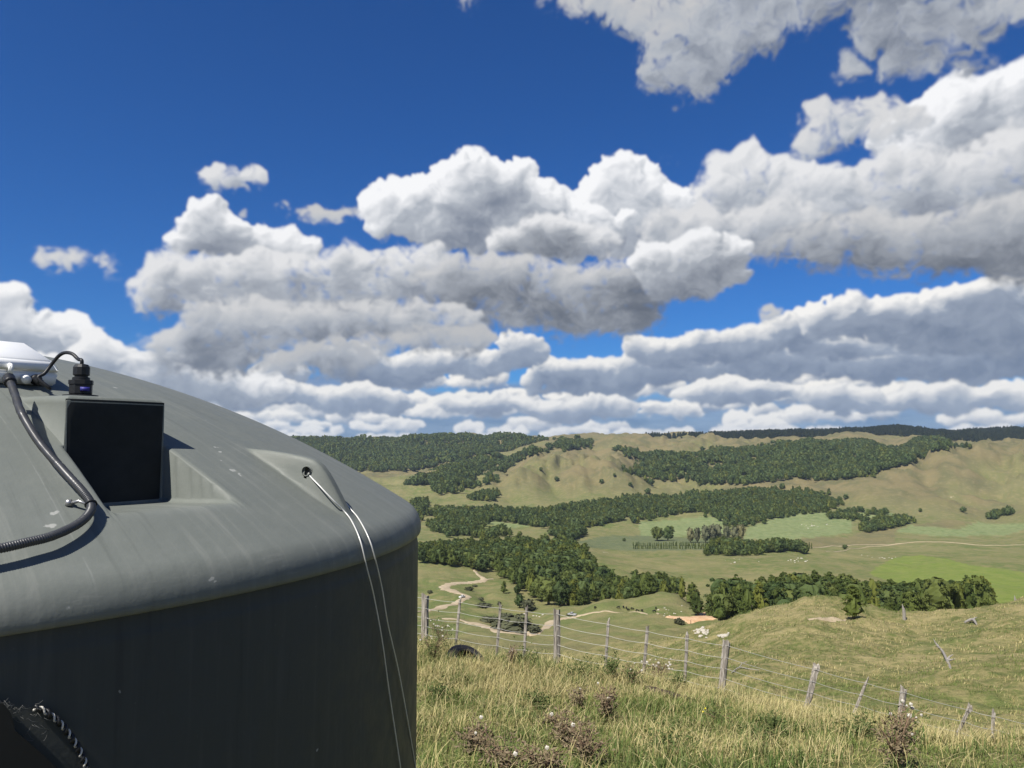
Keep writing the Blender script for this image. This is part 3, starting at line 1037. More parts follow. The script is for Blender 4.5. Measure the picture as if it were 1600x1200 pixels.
CENTRAL = [(655, 880), (760, 893), (800, 912), (815, 925), (850, 942), (885, 952), (960, 944), (1060, 931), (1060, 926), (1000, 922), (950, 915), (930, 896), (915, 872), (890, 858), (800, 858), (700, 860), (640, 862)]
pts = scatter(CENTRAL, 500, 1050, 9.5, 5, 33)
pts = pts[np.argsort(pts[:, 1])]
near, bush_pts = pts[:125], [pts[125:]]
for x, y, z in near:
    kind = rng.choice(['totara', 'broadleaf', 'column'], p=[.55, .37, .08])
    plant_tree(kind, x, y, rng.uniform(9, 18.5), 'dark green tree on the near edge of the bush beside the switchback track', 'trees on the near edge of the valley bush', wide=rng.uniform(.9, 1.2))

# single trees that stand apart
for kind, px, py, h, w, label in (
        ('totara', 1334, 966, 5.4, 1.25, 'bushy round tree alone on the crest of the grassy knoll'),
        ('totara', 1090, 962, 12.5, 1.0, 'conical olive tree beside the orange bare earth bank'),
        ('column', 1066, 936, 13.0, .8, 'tall narrow dark tree at the end of the grassy spur'),
        ('totara', 1082, 946, 13.5, 1.1, 'broad tree right behind the tall narrow tree on the spur'),
        ('totara', 1113, 950, 13.0, 1.0, 'tree between the bare earth bank and the grove'),
        ('totara', 787, 927, 9.0, 1.0, 'small dark conical tree alone above the grassy bench'),
        ('broadleaf', 808, 929, 7.0, 1.0, 'low rounded tree next to the small conical one'),
        ('broadleaf', 812, 950, 8.5, 1.1, 'dark spreading tree at the head of the gully'),
        ('shrub', 826, 952, 6.0, 1.1, 'dark scrub at the head of the gully'),
        ('shrub', 800, 985, 6.5, 1.7, 'wide dark scrub in the gully above the track'),
        ('shrub', 822, 985, 4.0, 1.2, 'small dark shrub in the bend of the track')):
    p = at(px, py, 60)
    plant_tree(kind, p.x, p.y, h, label, None, 'tree' if kind != 'shrub' else 'shrub', 'tree' if kind != 'shrub' else 'shrub', wide=w)

# farther bush: masses
MASS = [
    ([(665, 806), (760, 815), (840, 823), (930, 820), (1000, 812), (1080, 802), (1105, 800), (1110, 788), (1060, 786), (1000, 778), (930, 788), (850, 800), (760, 800), (690, 798)], 1450, 2050, 10, None),
    ([(1105, 800), (1125, 815), (1165, 820), (1200, 812), (1290, 800), (1310, 790), (1290, 778), (1240, 768), (1190, 765), (1130, 772), (1040, 782)], 1450, 2150, 10, None),
    ([(690, 812), (735, 818), (755, 825), (740, 838), (700, 838), (672, 826)], 1200, 1750, 9, None),
    ([(640, 790), (670, 782), (665, 800), (655, 812), (630, 812)], 1400, 2100, 9, None),
    ([(640, 758), (690, 735), (740, 722), (800, 704), (835, 700), (860, 706), (820, 716), (785, 740), (770, 752), (735, 762), (700, 770)], 2050, 3150, 12, .42),
    ([(690, 768), (735, 750), (755, 735), (725, 742), (690, 755)], 2000, 2900, 11, None),
    ([(730, 782), (775, 783), (785, 770), (750, 768)], 1900, 2350, 10, None),
    ([(960, 700), (1010, 712), (1080, 716), (1140, 705), (1200, 702), (1240, 690), (1300, 694), (1360, 686), (1420, 682), (1480, 692), (1488, 704), (1440, 720), (1400, 730), (1340, 748), (1290, 752), (1240, 748), (1170, 758), (1100, 757), (1030, 752), (990, 742), (1010, 725)], 2150, 3150, 13, None),
    ([(150, 684), (300, 684), (430, 690), (480, 687), (560, 690), (650, 685), (720, 681), (790, 681), (838, 688), (800, 705), (740, 716), (700, 726), (660, 735), (600, 740), (560, 742), (430, 742), (150, 742)], 2950, 4150, 18, None),
    ([(870, 690), (925, 690), (925, 702), (880, 704)], 2900, 3500, 12, None),
    ([(1290, 806), (1330, 800), (1385, 803), (1380, 812), (1300, 815)], 1500, 2000, 9, .35),
    ([(1340, 828), (1370, 818), (1420, 812), (1422, 818), (1370, 830)], 1300, 1800, 8, None),
    ([(1285, 790), (1320, 786), (1325, 782), (1290, 780)], 1700, 2150, 9, None),
    ([(1540, 808), (1575, 800), (1580, 806), (1545, 812)], 1600, 2000, 8, None),
    ([(885, 812), (915, 808), (955, 818), (930, 826), (895, 824)], 1350, 1800, 8, None),
    ([(860, 836), (900, 830), (915, 838), (890, 846)], 1050, 1500, 8, .4),
    ([(740, 836), (790, 832), (790, 842), (745, 844)], 1100, 1450, 9, .5),
    ([(1110, 858), (1240, 858), (1250, 864), (1110, 865)], 1000, 1250, 7, .3),
]


def instances_object(name, sets, label_kind='stuff'):
    """one mass of foliage: points that carry instances of crown meshes"""
    P = np.concatenate([s[0] for s in sets])
    me = bpy.data.meshes.new(name)
    me.vertices.add(len(P))
    me.vertices.foreach_set('co', P.astype(np.float32).ravel())
    for nm, dtype, arr in (('rot', 'FLOAT', np.concatenate([s[1] for s in sets])), ('var', 'INT', np.concatenate([s[2] for s in sets]))):
        a = me.attributes.new(nm, dtype, 'POINT')
        a.data.foreach_set('value', np.ascontiguousarray(arr.astype(np.float32 if dtype == 'FLOAT' else np.int32)))
    a = me.attributes.new('size', 'FLOAT_VECTOR', 'POINT')
    a.data.foreach_set('vector', np.concatenate([s[3] for s in sets]).astype(np.float32).ravel())
    return obj(name, me)


def instancer(o, sources, tilt=False):
    ng = bpy.data.node_groups.new('scatter_' + o.name, 'GeometryNodeTree')
    ng.interface.new_socket('Geometry', in_out='INPUT', socket_type='NodeSocketGeometry')
    ng.interface.new_socket('Geometry', in_out='OUTPUT', socket_type='NodeSocketGeometry')
    N, L = ng.nodes, ng.links
    gi, go = N.new('NodeGroupInput'), N.new('NodeGroupOutput')
    join = N.new('GeometryNodeJoinGeometry')

    def named(nm, t):
        nd = N.new('GeometryNodeInputNamedAttribute')
        nd.data_type = t
        nd.inputs['Name'].default_value = nm
        return nd.outputs[0]
    for k, src in enumerate(sources):
        oi = N.new('GeometryNodeObjectInfo')
        oi.transform_space = 'ORIGINAL'
        oi.inputs['Object'].default_value = src
        oi.inputs['As Instance'].default_value = True
        cmp_ = N.new('FunctionNodeCompare')
        cmp_.data_type = 'INT'
        cmp_.operation = 'EQUAL'
        L.new(named('var', 'INT'), cmp_.inputs[2])
        cmp_.inputs[3].default_value = k
        ip = N.new('GeometryNodeInstanceOnPoints')
        L.new(gi.outputs[0], ip.inputs['Points'])
        L.new(cmp_.outputs[0], ip.inputs['Selection'])
        L.new(oi.outputs['Geometry'], ip.inputs['Instance'])
        cx = N.new('ShaderNodeCombineXYZ')
        L.new(named('rot', 'FLOAT'), cx.inputs['Z'])
        L.new(cx.outputs[0], ip.inputs['Rotation'])
        L.new(named('size', 'FLOAT_VECTOR'), ip.inputs['Scale'])
        L.new(ip.outputs[0], join.inputs[0])
    L.new(join.outputs[0], go.inputs[0])
    md = o.modifiers.new('scatter', 'NODES')
    md.node_group = ng
    return o


def first_crowns(kind):
    """crown objects already standing in the scene, one per prototype mesh"""
    out = []
    for crown, _, _ in PROTO[kind]:
        for o in col.objects:
            if o.data == crown:
                out.append(o)
                break
    return out


totara_src, broad_src = first_crowns('totara'), first_crowns('broadleaf')
SRC = totara_src + broad_src
nt_, nb_ = len(totara_src), len(broad_src)


def pset(P, hmin, hmax, frac_totara, seed):
    rg = np.random.default_rng(seed)
    n = len(P)
    tot = rg.random(n) < frac_totara
    var = np.where(tot, rg.integers(0, nt_, n), nt_ + rg.integers(0, nb_, n))
    h = (hmin + (hmax - hmin) * rg.beta(2, 2, n)) * (.78 + .5 * fbm(P[:, 0] / 45, P[:, 1] / 45, 3, seed + 5)) / 13.5
    w = h * rg.uniform(.95, 1.35, n)
    P = P.copy()
    P[:, 2] -= .3
    return (P, rg.uniform(0, 6.28, n), var, np.stack([w, w, h], 1))


tag(instancer(instances_object('valley_bush', [pset(bush_pts[0], 11, 17, .55, 1), pset(grove_rest, 11, 16, .62, 2)]), SRC), kind='stuff')
near_sets, far_sets, range_sets = [], [], []
for i, (poly, lo, hi, spc, thin) in enumerate(MASS):
    P = scatter(poly, lo, hi, spc, 5.0 if hi < 2300 else 4.0, 50 + i, .30 if thin is None else thin)
    c0 = np.array(poly).mean(0)
    wide_ = [tuple(c0 + (np.array(q) - c0) * 1.10 + np.sign(np.array(q) - c0) * 3) for q in poly]
    P = np.concatenate([P, scatter(wide_, lo, hi, spc * 1.6, 8.0, 150 + i, .60)])
    if len(P) == 0:
        continue
    s = pset(P, 9, 17, .5, i) if spc < 11 else pset(P, 13 + spc * .3, 18 + spc * .5, .35, i)
    (near_sets if spc <= 10 else range_sets if spc >= 17 else far_sets).append(s)
tag(instancer(instances_object('valley_woods', near_sets), SRC), kind='stuff')
tag(instancer(instances_object('hillside_bush', far_sets), SRC), kind='stuff')
tag(instancer(instances_object('forest_range', range_sets), SRC), kind='stuff')

# dark plantation along the skyline
sky_pts = np.concatenate([
    scatter([(978, 686), (1100, 684), (1180, 681), (1250, 679), (1350, 676), (1400, 672), (1450, 676), (1480, 680), (1480, 690), (1380, 684), (1250, 688), (1100, 690), (978, 690)], 3650, 4500, 13, 2.0, 81),
    scatter([(1470, 678), (1650, 672), (1650, 690), (1560, 690), (1540, 694), (1520, 690), (1470, 688)], 3300, 4400, 14, 2.0, 83)])
pq = at(1467, 702, 1900), at(1492, 702, 1900)
pine = plant_tree('pine', pq[0].x, pq[0].y, 24.0, 'dark pine standing apart where the bush meets the dry slope', None, 'pine_tree', var=0, wide=1.3)
p2 = plant_tree('pine', pq[1].x, pq[1].y, 17.0, 'small slim pine right of the crest where the bush ends', None, 'pine_tree', var=1)
rg_ = np.random.default_rng(3)
n_ = len(sky_pts)
hh = rg_.uniform(.85, 1.15, n_)
tag(instancer(instances_object('skyline_plantation', [(sky_pts, rg_.uniform(0, 6.28, n_), rg_.integers(0, 2, n_), np.stack([hh * 1.7, hh * 1.7, hh * 1.5], 1))]), first_crowns('pine')), kind='stuff')

# shelter belt on the flat and the young rows beside it
for i, px in enumerate((1028, 1042, 1078, 1090, 1102, 1114, 1124, 1136, 1148, 1157)):
    p = at(px + rng.uniform(-2, 2), 845 if i < 2 else 848, 400)
    plant_tree('poplar' if i > 1 else 'broadleaf', p.x, p.y, rng.uniform(24, 30) if i > 1 else 24,
               'pale shelter tree in the belt on the valley floor' if i > 1 else 'dark tree at the dark end of the shelter belt',
               'trees of the shelter belt' if i > 1 else 'dark trees by the shelter belt', wide=.8 if i > 1 else 1.0)
rows = []
for px in np.linspace(990, 1268, 95):
    for k in range(2):
        rows.append((px + rng.uniform(-1, 1), 853.5 + 4.5 * k + rng.uniform(-.5, .5) - (px - 990) * .0))
RP = np.array([tuple(at(px, py, 400)) for px, py in rows])
col_src = first_crowns('column')
hr_ = rng.uniform(5, 7.5, len(RP)) / 14.0
tag(instancer(instances_object('planted_rows', [(RP, rng.uniform(0, 6.28, len(RP)), np.zeros(len(RP), int), np.stack([hr_ * .8, hr_ * .8, hr_], 1))]), col_src[:1]), kind='stuff')

# ------------------------------------------------------------------ the water tank
TC = Vector((-2.1108, 2.5527, 0))
T_ZS, T_M, T_RF, T_CV, T_R = -.3107, .6467, .0865, .1832, 1.8
_ang = math.pi / 2 - math.atan(T_M)
T_R0, T_Z0 = T_R - T_RF + T_RF * math.cos(_ang), T_ZS + T_RF * math.sin(_ang)


def roof_z(r):
    r = np.asarray(r, float)
    d = T_R0 - r
    return np.where(r < T_R0, T_Z0 + T_M * d - T_CV * d * d, T_ZS + np.sqrt(np.maximum(T_RF ** 2 - (r - (T_R - T_RF)) ** 2, 0)))


def on_tank(px, py, dz=0.0):
    """the point of the roof or wall in the direction of a pixel, dz above it"""
    d = px_dir(px, py)
    t = np.linspace(.5, 5, 12000)
    x, y, z = d.x * t, d.y * t, d.z * t
    r = np.hypot(x - TC.x, y - TC.y)
    b = (r < T_R - .008 + dz) & (z < np.where(r < T_R, roof_z(np.minimum(r, T_R)), T_ZS) + dz)
    k = int(np.argmax(b))
    return Vector((x[k], y[k], z[k]))


def polar(r, phi, z):
    return Vector((TC.x + r * math.cos(R_(phi)), TC.y + r * math.sin(R_(phi)), z))


def spline(pts, n=10):
    """Catmull-Rom through points"""
    P = [Vector(p) for p in pts]
    P = [P[0] * 2 - P[1]] + P + [P[-1] * 2 - P[-2]]
    out = []
    for i in range(1, len(P) - 2):
        a, b, c, d = P[i - 1:i + 3]
        for k in range(n):
            t = k / n
            out.append(.5 * ((2 * b) + (c - a) * t + (2 * a - 5 * b + 4 * c - d) * t * t + (3 * b - a - 3 * c + d) * t ** 3))
    out.append(P[-2])
    return out


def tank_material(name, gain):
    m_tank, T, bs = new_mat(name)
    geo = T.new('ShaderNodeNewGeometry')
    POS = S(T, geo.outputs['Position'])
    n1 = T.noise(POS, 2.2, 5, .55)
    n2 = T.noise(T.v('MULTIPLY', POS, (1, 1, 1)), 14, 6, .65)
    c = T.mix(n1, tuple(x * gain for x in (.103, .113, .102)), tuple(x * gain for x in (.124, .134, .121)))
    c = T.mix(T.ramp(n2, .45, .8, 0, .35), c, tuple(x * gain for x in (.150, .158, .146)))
    # scuffs and droppings: pale marks with outlines of their own
    warp = T.v('ADD', POS, T.v('SCALE', T.v('SUBTRACT', T.noise(POS, 45, 3, out='Color'), (.5, .5, .5)), scale=.030))
    marks = None
    for px, py, s in ((182, 606, .009), (324, 657, .006), (338, 699, .010), (344, 706, .009), (366, 735, .011), (375, 742, .009), (347, 720, .006), (428, 792, .006), (539, 884, .009), (536, 887, .007),
                      (287, 769, .008), (85, 800, .012), (80, 822, .011), (330, 905, .007), (335, 912, .006), (186, 1080, .006), (565, 1065, .007), (495, 1172, .008), (410, 660, .006), (100, 955, .012)):
        p = on_tank(px, py)
        d = T.v('LENGTH', T.v('MULTIPLY', T.v('SUBTRACT', warp, tuple(p)), (1.0, .8, 1.0)))
        d = T.m('DIVIDE', d, s)
        marks = d if marks is None else T.m('MINIMUM', marks, d)
    c = T.mix(T.ramp(marks, .45, .75, .6, 0), c, (.42, .42, .39))
    scr = T.noise(T.v('MULTIPLY', POS, (3.0, 3.0, 30.0)), 3.0, 6, .7)
    _, _, pz = T.sep(POS)
    band = T.m('MULTIPLY', T.ramp(pz, -.33, -.30), T.ramp(pz, -.28, -.23, 1, 0))
    c = T.mix(T.m('MULTIPLY', T.ramp(scr, .55, .75), band) * .5, c, (.24, .24, .22))
    # the faint moulding lines that run down the roof
    rel = T.v('SUBTRACT', POS, tuple(TC))
    rx_, ry_, _ = T.sep(rel)
    ph_ = T.m('ARCTAN2', ry_, rx_) * 57.29578
    for px, py in ((52, 728),):
        q_ = on_tank(px, py)
        p0 = math.degrees(math.atan2(q_.y - TC.y, q_.x - TC.x))
        dl = T.m('ABSOLUTE', ph_ - p0 + (n1 - .5) * .5)
        c = T.mix(T.m('MULTIPLY', T.ramp(dl, .02, .08, .30, 0), T.m('MULTIPLY', T.ramp(n2, .40, .58), T.ramp(pz, -.29, -.24))), c, (.24, .25, .235))
    # rain streaks and settled dust running down from the crown
    rad_p = T.v('LENGTH', T.v('MULTIPLY', rel, (1, 1, 0)))
    stv = T.xyz(ph_ * 1.1, rad_p * 2.2, pz * 1.6)
    st_ = T.noise(stv, 1.0, 6, .62)
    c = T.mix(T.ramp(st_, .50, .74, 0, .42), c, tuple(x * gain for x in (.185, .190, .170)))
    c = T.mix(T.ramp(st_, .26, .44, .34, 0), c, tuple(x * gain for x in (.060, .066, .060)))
    dust = T.noise(POS, 60, 4, .8)
    c = T.mix(T.ramp(dust, .66, .78, 0, .25), c, (.25, .25, .22))
    T.put(bs.inputs['Base Color'], c)
    T.put(bs.inputs['Roughness'], T.ramp(n2, .3, .7, .46, .60))
    bs.inputs['Specular IOR Level'].default_value = .16
    bmp = T.new('ShaderNodeBump')
    bmp.inputs['Strength'].default_value = .12
    bmp.inputs['Distance'].default_value = .01
    T.put(bmp.inputs['Height'], T.noise(POS, 30, 5, .6))
    m_tank.node_tree.links.new(bmp.outputs[0], bs.inputs['Normal'])
    return m_tank


m_tank = tank_material('tank_plastic_lit', 1.2)         # lit copy of the tank plastic, lightened in the colour
m_wall = tank_material('tank_plastic_shaded', .46)          # shaded copy of the same plastic, wall shade put into the colour


def plain(name, color, rough=.6, spec=.3, metal=0.0, nscale=25.0, var=.25):
    m, T, bs = new_mat(name)
    tcn = T.new('ShaderNodeTexCoord')
    n = T.noise(S(T, tcn.outputs['Object']), nscale, 4, .6)
    T.put(bs.inputs['Base Color'], T.mix(n, tuple(x * (1 - var) for x in color), tuple(x * (1 + var) for x in color)))
    bs.inputs['Roughness'].default_value = rough
    bs.inputs['Specular IOR Level'].default_value = spec
    bs.inputs['Metallic'].default_value = metal
    return m


m_black = plain('black_plastic', (.012, .013, .015), .45, .35)
m_face_shade = plain('face_shade', (.024, .027, .028), .8, .10)  # near-black tone painting the shade on the block's front
m_hose = plain('grey_conduit_plastic', (.040, .042, .046), .38, .45)
m_white = plain('off_white_plastic', (.78, .79, .78), .5, .35, nscale=8, var=.05)
m_wire = plain('galvanised_wire', (.60, .60, .57), .4, .5, .15)
m_ropew = plain('white_cord', (.55, .53, .48), .8, .1)
m_clip = plain('steel_clip', (.30, .30, .30), .35, .5, .7)
m_blue = plain('blue_tape', (.03, .03, .20), .5, .3)

PA, PB = -36.5, -26.2           # sides of the moulded inlet block and its pocket, degrees
R_FACE, Z_TOP, Z_LEDGE = 1.372, .104, -.157


def fil(d, rr):
    d = np.clip(d, 0, rr)
    return rr - np.sqrt(np.maximum(rr * rr - (rr - d) ** 2, 0))


LUG_R = [1.395, 1.413, 1.485, 1.546, 1.586, 1.615, 1.635, 1.655, 1.675, 1.695, 1.721, 1.735]
LUG_H = [0, .008, .040, .065, .081, .090, .088, .076, .057, .035, .006, 0]
LUG_W = [.010, .014, .026, .034, .038, .040, .040, .038, .035, .032, .028, .024]
LUG_PHI = -14.3


def roof_height(r, phi):
    z = roof_z(r)
    da = np.radians(phi - PA) * r
    db = np.radians(PB - phi) * r
    side = np.minimum(da, db)                                  # >0 between the two sides
    # the block
    d = np.minimum(side, R_FACE - r)
    zb = Z_TOP - fil(d, .018) - .004 * np.clip((r - 1.2) / .17, 0, 1)
    blk = (d >= 0)
    k = .012
    hmix = np.clip(.5 + .5 * (zb - z) / k, 0, 1)
    z1 = z * (1 - hmix) + zb * hmix + k * hmix * (1 - hmix)
    z = np.where(blk, z1, z)
    # the pocket in front of it
    flare = .010 * np.clip((r - R_FACE) / .25, 0, 1)
    side2 = side + flare
    d2 = np.minimum(side2, r - R_FACE)
    zl = Z_LEDGE + fil(np.maximum(d2, 0), .016) + .018 * (r - R_FACE)
    pk = (d2 >= 0) & (r > R_FACE)
    hmix = np.clip(.5 + .5 * (z - zl) / k, 0, 1)
    z2 = z * (1 - hmix) + zl * hmix - k * hmix * (1 - hmix)
    z = np.where(pk & (r < 1.70), z2, z)
    # rounded rim of the pocket
    out = (~pk) & (r > R_FACE - .0) & (r < 1.64) & (side2 > -.014)
    z = np.where(out, z - .8 * fil(np.maximum(-side2, 0), .012) * np.clip((1.64 - r) / .03, 0, 1), z)
    # the lifting lug
    t = np.abs(np.radians(phi - LUG_PHI) * r)
    w = np.interp(r, LUG_R, LUG_W)
    h = np.interp(r, LUG_R, LUG_H, left=0, right=0)
    s = t / w
    z = z + h * (1 - smooth(s, .30, 1.05))
    return z


phis = set(np.round(np.concatenate([np.arange(-180, 180, 2.0), np.arange(-50, -5, .5), np.arange(-18.2, -10.4, .13)]), 4))
for w in (PA, PB):
    for o in (-1.2, -.8, -.55, -.4, -.28, -.18, -.1, -.02, .02, .08, .15, .25, .38, .55, .8, 1.2):
        phis.add(round(w + o, 4))
phis = np.array(sorted(phis))
rs = set(np.round(np.concatenate([[.012], np.arange(.05, 1.05, .05), np.arange(1.05, 1.7604, .0085)]), 5))
for o in (-.02, -.016, -.012, -.008, -.005, -.003, -.0012, -.0002, .0012, .003, .006, .010, .015, .02):
    rs.add(round(R_FACE + o, 5))
rs = np.array(sorted(rs))
fa = np.linspace(_ang, 0, 12)[1:]
RG, PG = np.meshgrid(rs, phis, indexing='ij')
ZG = roof_height(RG, PG)
rowsR = [rs, T_R - T_RF + T_RF * np.cos(fa)]
vr = np.concatenate([RG, np.repeat((T_R - T_RF + T_RF * np.cos(fa))[:, None], len(phis), 1), np.full((1, len(phis)), T_R - .001), np.full((1, len(phis)), T_R - .012)])
vz = np.concatenate([ZG, np.repeat((T_ZS + T_RF * np.sin(fa))[:, None], len(phis), 1), np.full((1, len(phis)), T_ZS - .010), np.full((1, len(phis)), T_ZS - .014)])
vp = np.radians(np.repeat(phis[None, :], len(vr), 0))
tvv = np.stack([TC.x + vr * np.cos(vp), TC.y + vr * np.sin(vp), vz], -1)
nR, nP = vr.shape
hole_c = np.array([1.601, -.088])
fcs = []
for i in range(nR - 1):
    for j in range(nP):
        j2 = (j + 1) % nP
        if 1.57 < vr[i, j] < 1.63 and abs(phis[j] - LUG_PHI) < 2.2:
            rc, zc_ = .25 * (vr[i, j] + vr[i + 1, j] + vr[i, j2] + vr[i + 1, j2]), .25 * (vz[i, j] + vz[i + 1, j] + vz[i, j2] + vz[i + 1, j2])
            if (rc - hole_c[0]) ** 2 + (zc_ - hole_c[1]) ** 2 < .0125 ** 2:
                continue
        fcs.append((i * nP + j, (i + 1) * nP + j, (i + 1) * nP + j2, i * nP + j2))
tank = tag(empty('water_tank', (TC.x, TC.y, -2.8)), 'large round grey-green plastic water tank with domed roof beside the slope', 'water tank')


def tpart(name, me, parent=None):
    """part of the tank given in world coordinates"""
    o = obj(name, me, tank if parent is None else parent)
    o.matrix_parent_inverse = Matrix.Translation(-Vector((TC.x, TC.y, -2.8)))
    return o


def sub(name, me, parent):
    return obj(name, me, parent)


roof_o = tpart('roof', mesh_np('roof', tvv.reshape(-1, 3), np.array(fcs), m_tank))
wp = np.radians(np.linspace(-180, 180, 361))[:-1]
prof = [(1.786, T_ZS - .006), (1.786, -.352), (1.788, -.358), (1.790, -.372), (1.790, -.9), (1.790, -1.6), (1.790, -2.8)]
wv = np.array([[TC.x + r * math.cos(a), TC.y + r * math.sin(a), z] for r, z in prof for a in wp])
wf = [(i * 360 + j, (i + 1) * 360 + j, (i + 1) * 360 + (j + 1) % 360, i * 360 + (j + 1) % 360) for i in range(len(prof) - 1) for j in range(360)]
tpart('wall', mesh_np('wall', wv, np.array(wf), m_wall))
# dark sheet added over the block's front face to paint its shade
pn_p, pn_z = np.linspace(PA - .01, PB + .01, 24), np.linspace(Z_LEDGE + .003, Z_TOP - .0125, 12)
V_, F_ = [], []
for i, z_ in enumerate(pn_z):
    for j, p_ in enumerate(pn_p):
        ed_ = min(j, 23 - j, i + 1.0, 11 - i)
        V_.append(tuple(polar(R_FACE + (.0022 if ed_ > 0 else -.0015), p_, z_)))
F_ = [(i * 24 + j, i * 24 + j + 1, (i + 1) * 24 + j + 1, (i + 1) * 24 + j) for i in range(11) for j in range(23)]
tpart('block_shade_sheet', mesh_np('block_shade_sheet', np.array(V_), np.array(F_), m_face_shade))
# the bore through the lug and its moulded rim
tdir = Vector((-math.sin(R_(LUG_PHI)), math.cos(R_(LUG_PHI)), 0))
hc = polar(1.601, LUG_PHI, -.088)
bore = [(hc + tdir * s) for s in (-.030, -.01, .01, .030)]
V_, F_ = tube(bore, .0128, 20, cap=False)
tpart('lug_bore', mesh_np('lug_bore', np.array([tuple(v) for v in V_]), np.array(F_)[:, ::-1], m_tank))
rim = []
for k in range(25):
    a = 2 * math.pi * k / 24
    rr_, zz_ = 1.601 + .0135 * math.cos(a), -.088 + .0135 * math.sin(a)
    h_ = float(np.interp(rr_, LUG_R, LUG_H))
    s_ = max(0.0, zz_ - float(roof_z(rr_))) / max(h_, 1e-3)
    # where the side of the lug stands at this height
    ss = np.linspace(.30, 1.05, 60)
    sl = ss[int(np.argmin(np.abs((1 - smooth(ss, .30, 1.05)) - s_)))]
    w_ = float(np.interp(rr_, LUG_R, LUG_W)) * sl
    rim.append(polar(rr_, LUG_PHI - math.degrees(w_ / rr_), zz_))
tpart('lug_rim', tubes_mesh('lug_rim', [(rim, .0022)], m_tank, 6))

# ---- wire through the lug, both ends hanging down the wall
w1 = [hc + tdir * .02, hc - tdir * .022 + Vector((.004, 0, -.008))] + [on_tank(*p, dz) for *p, dz in ((500, 760, .042), (520, 781, .030), (538, 799, .012), (550, 815, .008), (563, 845, .016), (574, 890, .016), (584, 930, .015), (597, 1000, .012), (608, 1080, .004), (620, 1160, .004), (628, 1215, .004))]
w2 = [hc + tdir * .02, hc + tdir * .034 + Vector((.02, 0, -.02))] + [on_tank(*p, dz) for *p, dz in ((545, 792, .010), (560, 810, .006), (575, 838, .014), (585, 868, .016), (597, 920, .014), (606, 975, .012), (622, 1045, .004), (636, 1120, .004), (652, 1215, .004))]
tag(obj('wire', tubes_mesh('wire', [(spline(list(reversed(w1)) + w2[1:], 8), .0019)], m_wire, 8)), 'pale thin wire threaded through the lug and hanging down the tank', 'wire')

# ---- corrugated conduit
cp = [on_tank(*p, dz) for *p, dz in ((14, 592, .075), (24, 618, .066), (34, 646, .060), (62, 692, .045), (100, 736, .036), (129, 768, .029), (142, 788, .024), (138, 804, .024), (118, 821, .026), (80, 838, .030), (40, 848, .032), (0, 857, .033), (-60, 868, .033), (-140, 878, .03))]
cpth = spline(cp, 40)
acc, rad_ = 0.0, []
dense, prevp = [], None
for i in range(len(cpth) - 1):
    seg = (cpth[i + 1] - cpth[i]).length
    k = max(1, int(seg / .0013))
    for q in range(k):
        dense.append(cpth[i].lerp(cpth[i + 1], q / k))
for i, p in enumerate(dense):
    acc += 0 if i == 0 else (p - dense[i - 1]).length
    rad_.append(.0082 + .0008 * math.sin(acc / .0044 * 2 * math.pi))
cond = tag(empty('conduit', tuple(cp[6])), 'grey corrugated conduit bending across the tank roof from the white box', 'conduit')


def at_root(o, root):
    o.parent = root
    o.matrix_parent_inverse = Matrix.Translation(-root.location)
    return o


at_root(obj('hose', tubes_mesh('hose', [(dense, rad_)], m_hose, 12)), cond)
ring = []
dirc = (cp[7] - cp[5]).normalized()
sidec = dirc.cross(Vector((0, 0, 1))).normalized()
upc = sidec.cross(dirc)
ring = [cp[6] + (sidec * math.cos(a) + upc * math.sin(a)) * .0098 for a in np.linspace(0, 2 * math.pi, 17)]
at_root(obj('tie', tubes_mesh('tie', [(ring, .0022)], m_black, 6)), cond)
clip = on_tank(108, 787, .004)
at_root(obj('clip', tubes_mesh('clip', [([clip, clip.lerp(cp[6], .45) + Vector((0, 0, .006)), cp[6] + Vector((0, 0, -.004))], [.0035, .0032, .002]),
                                         ([clip + Vector((0, 0, -.004)), clip + Vector((-.001, 0, .008))], [.0075, .006])], m_clip, 8)), cond)
elb = spline([cp[0] + (cp[0] - cp[1]) * .05, cp[0], cp[0].lerp(cp[1], .25)], 4)
at_root(obj('end_nut', tubes_mesh('end_nut', [(elb, .0135)], m_black, 12)), cond)

# ---- white control box lying on the roof
O = polar(1.036, -29.5, .134)
tl = Vector((math.sin(R_(-33.3)), -math.cos(R_(-33.3)), 0))
rho = Vector((math.cos(R_(-33.3)), math.sin(R_(-33.3)), 0))
upv = (-rho * .935 + Vector((0, 0, .354))).normalized()
nv_ = tl.cross(upv)
if nv_.z < 0:
    nv_ = -nv_
cbox = tag(empty('control_box', tuple(O + tl * .17 + upv * .1)), 'flat off-white plastic control box strapped to the tank roof', 'control box')


def frame_box(name, a0, a1, b0, b1, c0, c1, mat, root, bevel=.006, taper=0.0):
    bm = bmesh.new()
    vs = []
    for c_, sft in ((c0, 0.0), (c1, taper)):
        for a_, b_ in ((a0 + sft, b0 + sft), (a1 - sft, b0 + sft), (a1 - sft, b1 - sft), (a0 + sft, b1 - sft)):
            vs.append(bm.verts.new(O + tl * a_ + upv * b_ + nv_ * c_))
    for f in ((3, 2, 1, 0), (4, 5, 6, 7), (0, 1, 5, 4), (1, 2, 6, 5), (2, 3, 7, 6), (3, 0, 4, 7)):
        bm.faces.new([vs[i] for i in f])
    bmesh.ops.recalc_face_normals(bm, faces=bm.faces)
    bmesh.ops.bevel(bm, geom=list(bm.edges), offset=bevel, segments=3, affect='EDGES')
    me = bpy.data.meshes.new(name)
    bm.to_mesh(me)
    bm.free()
    me.materials.append(mat)
    me.polygons.foreach_set('use_smooth', np.full(len(me.polygons), True, bool))
    return at_root(obj(name, me), root)


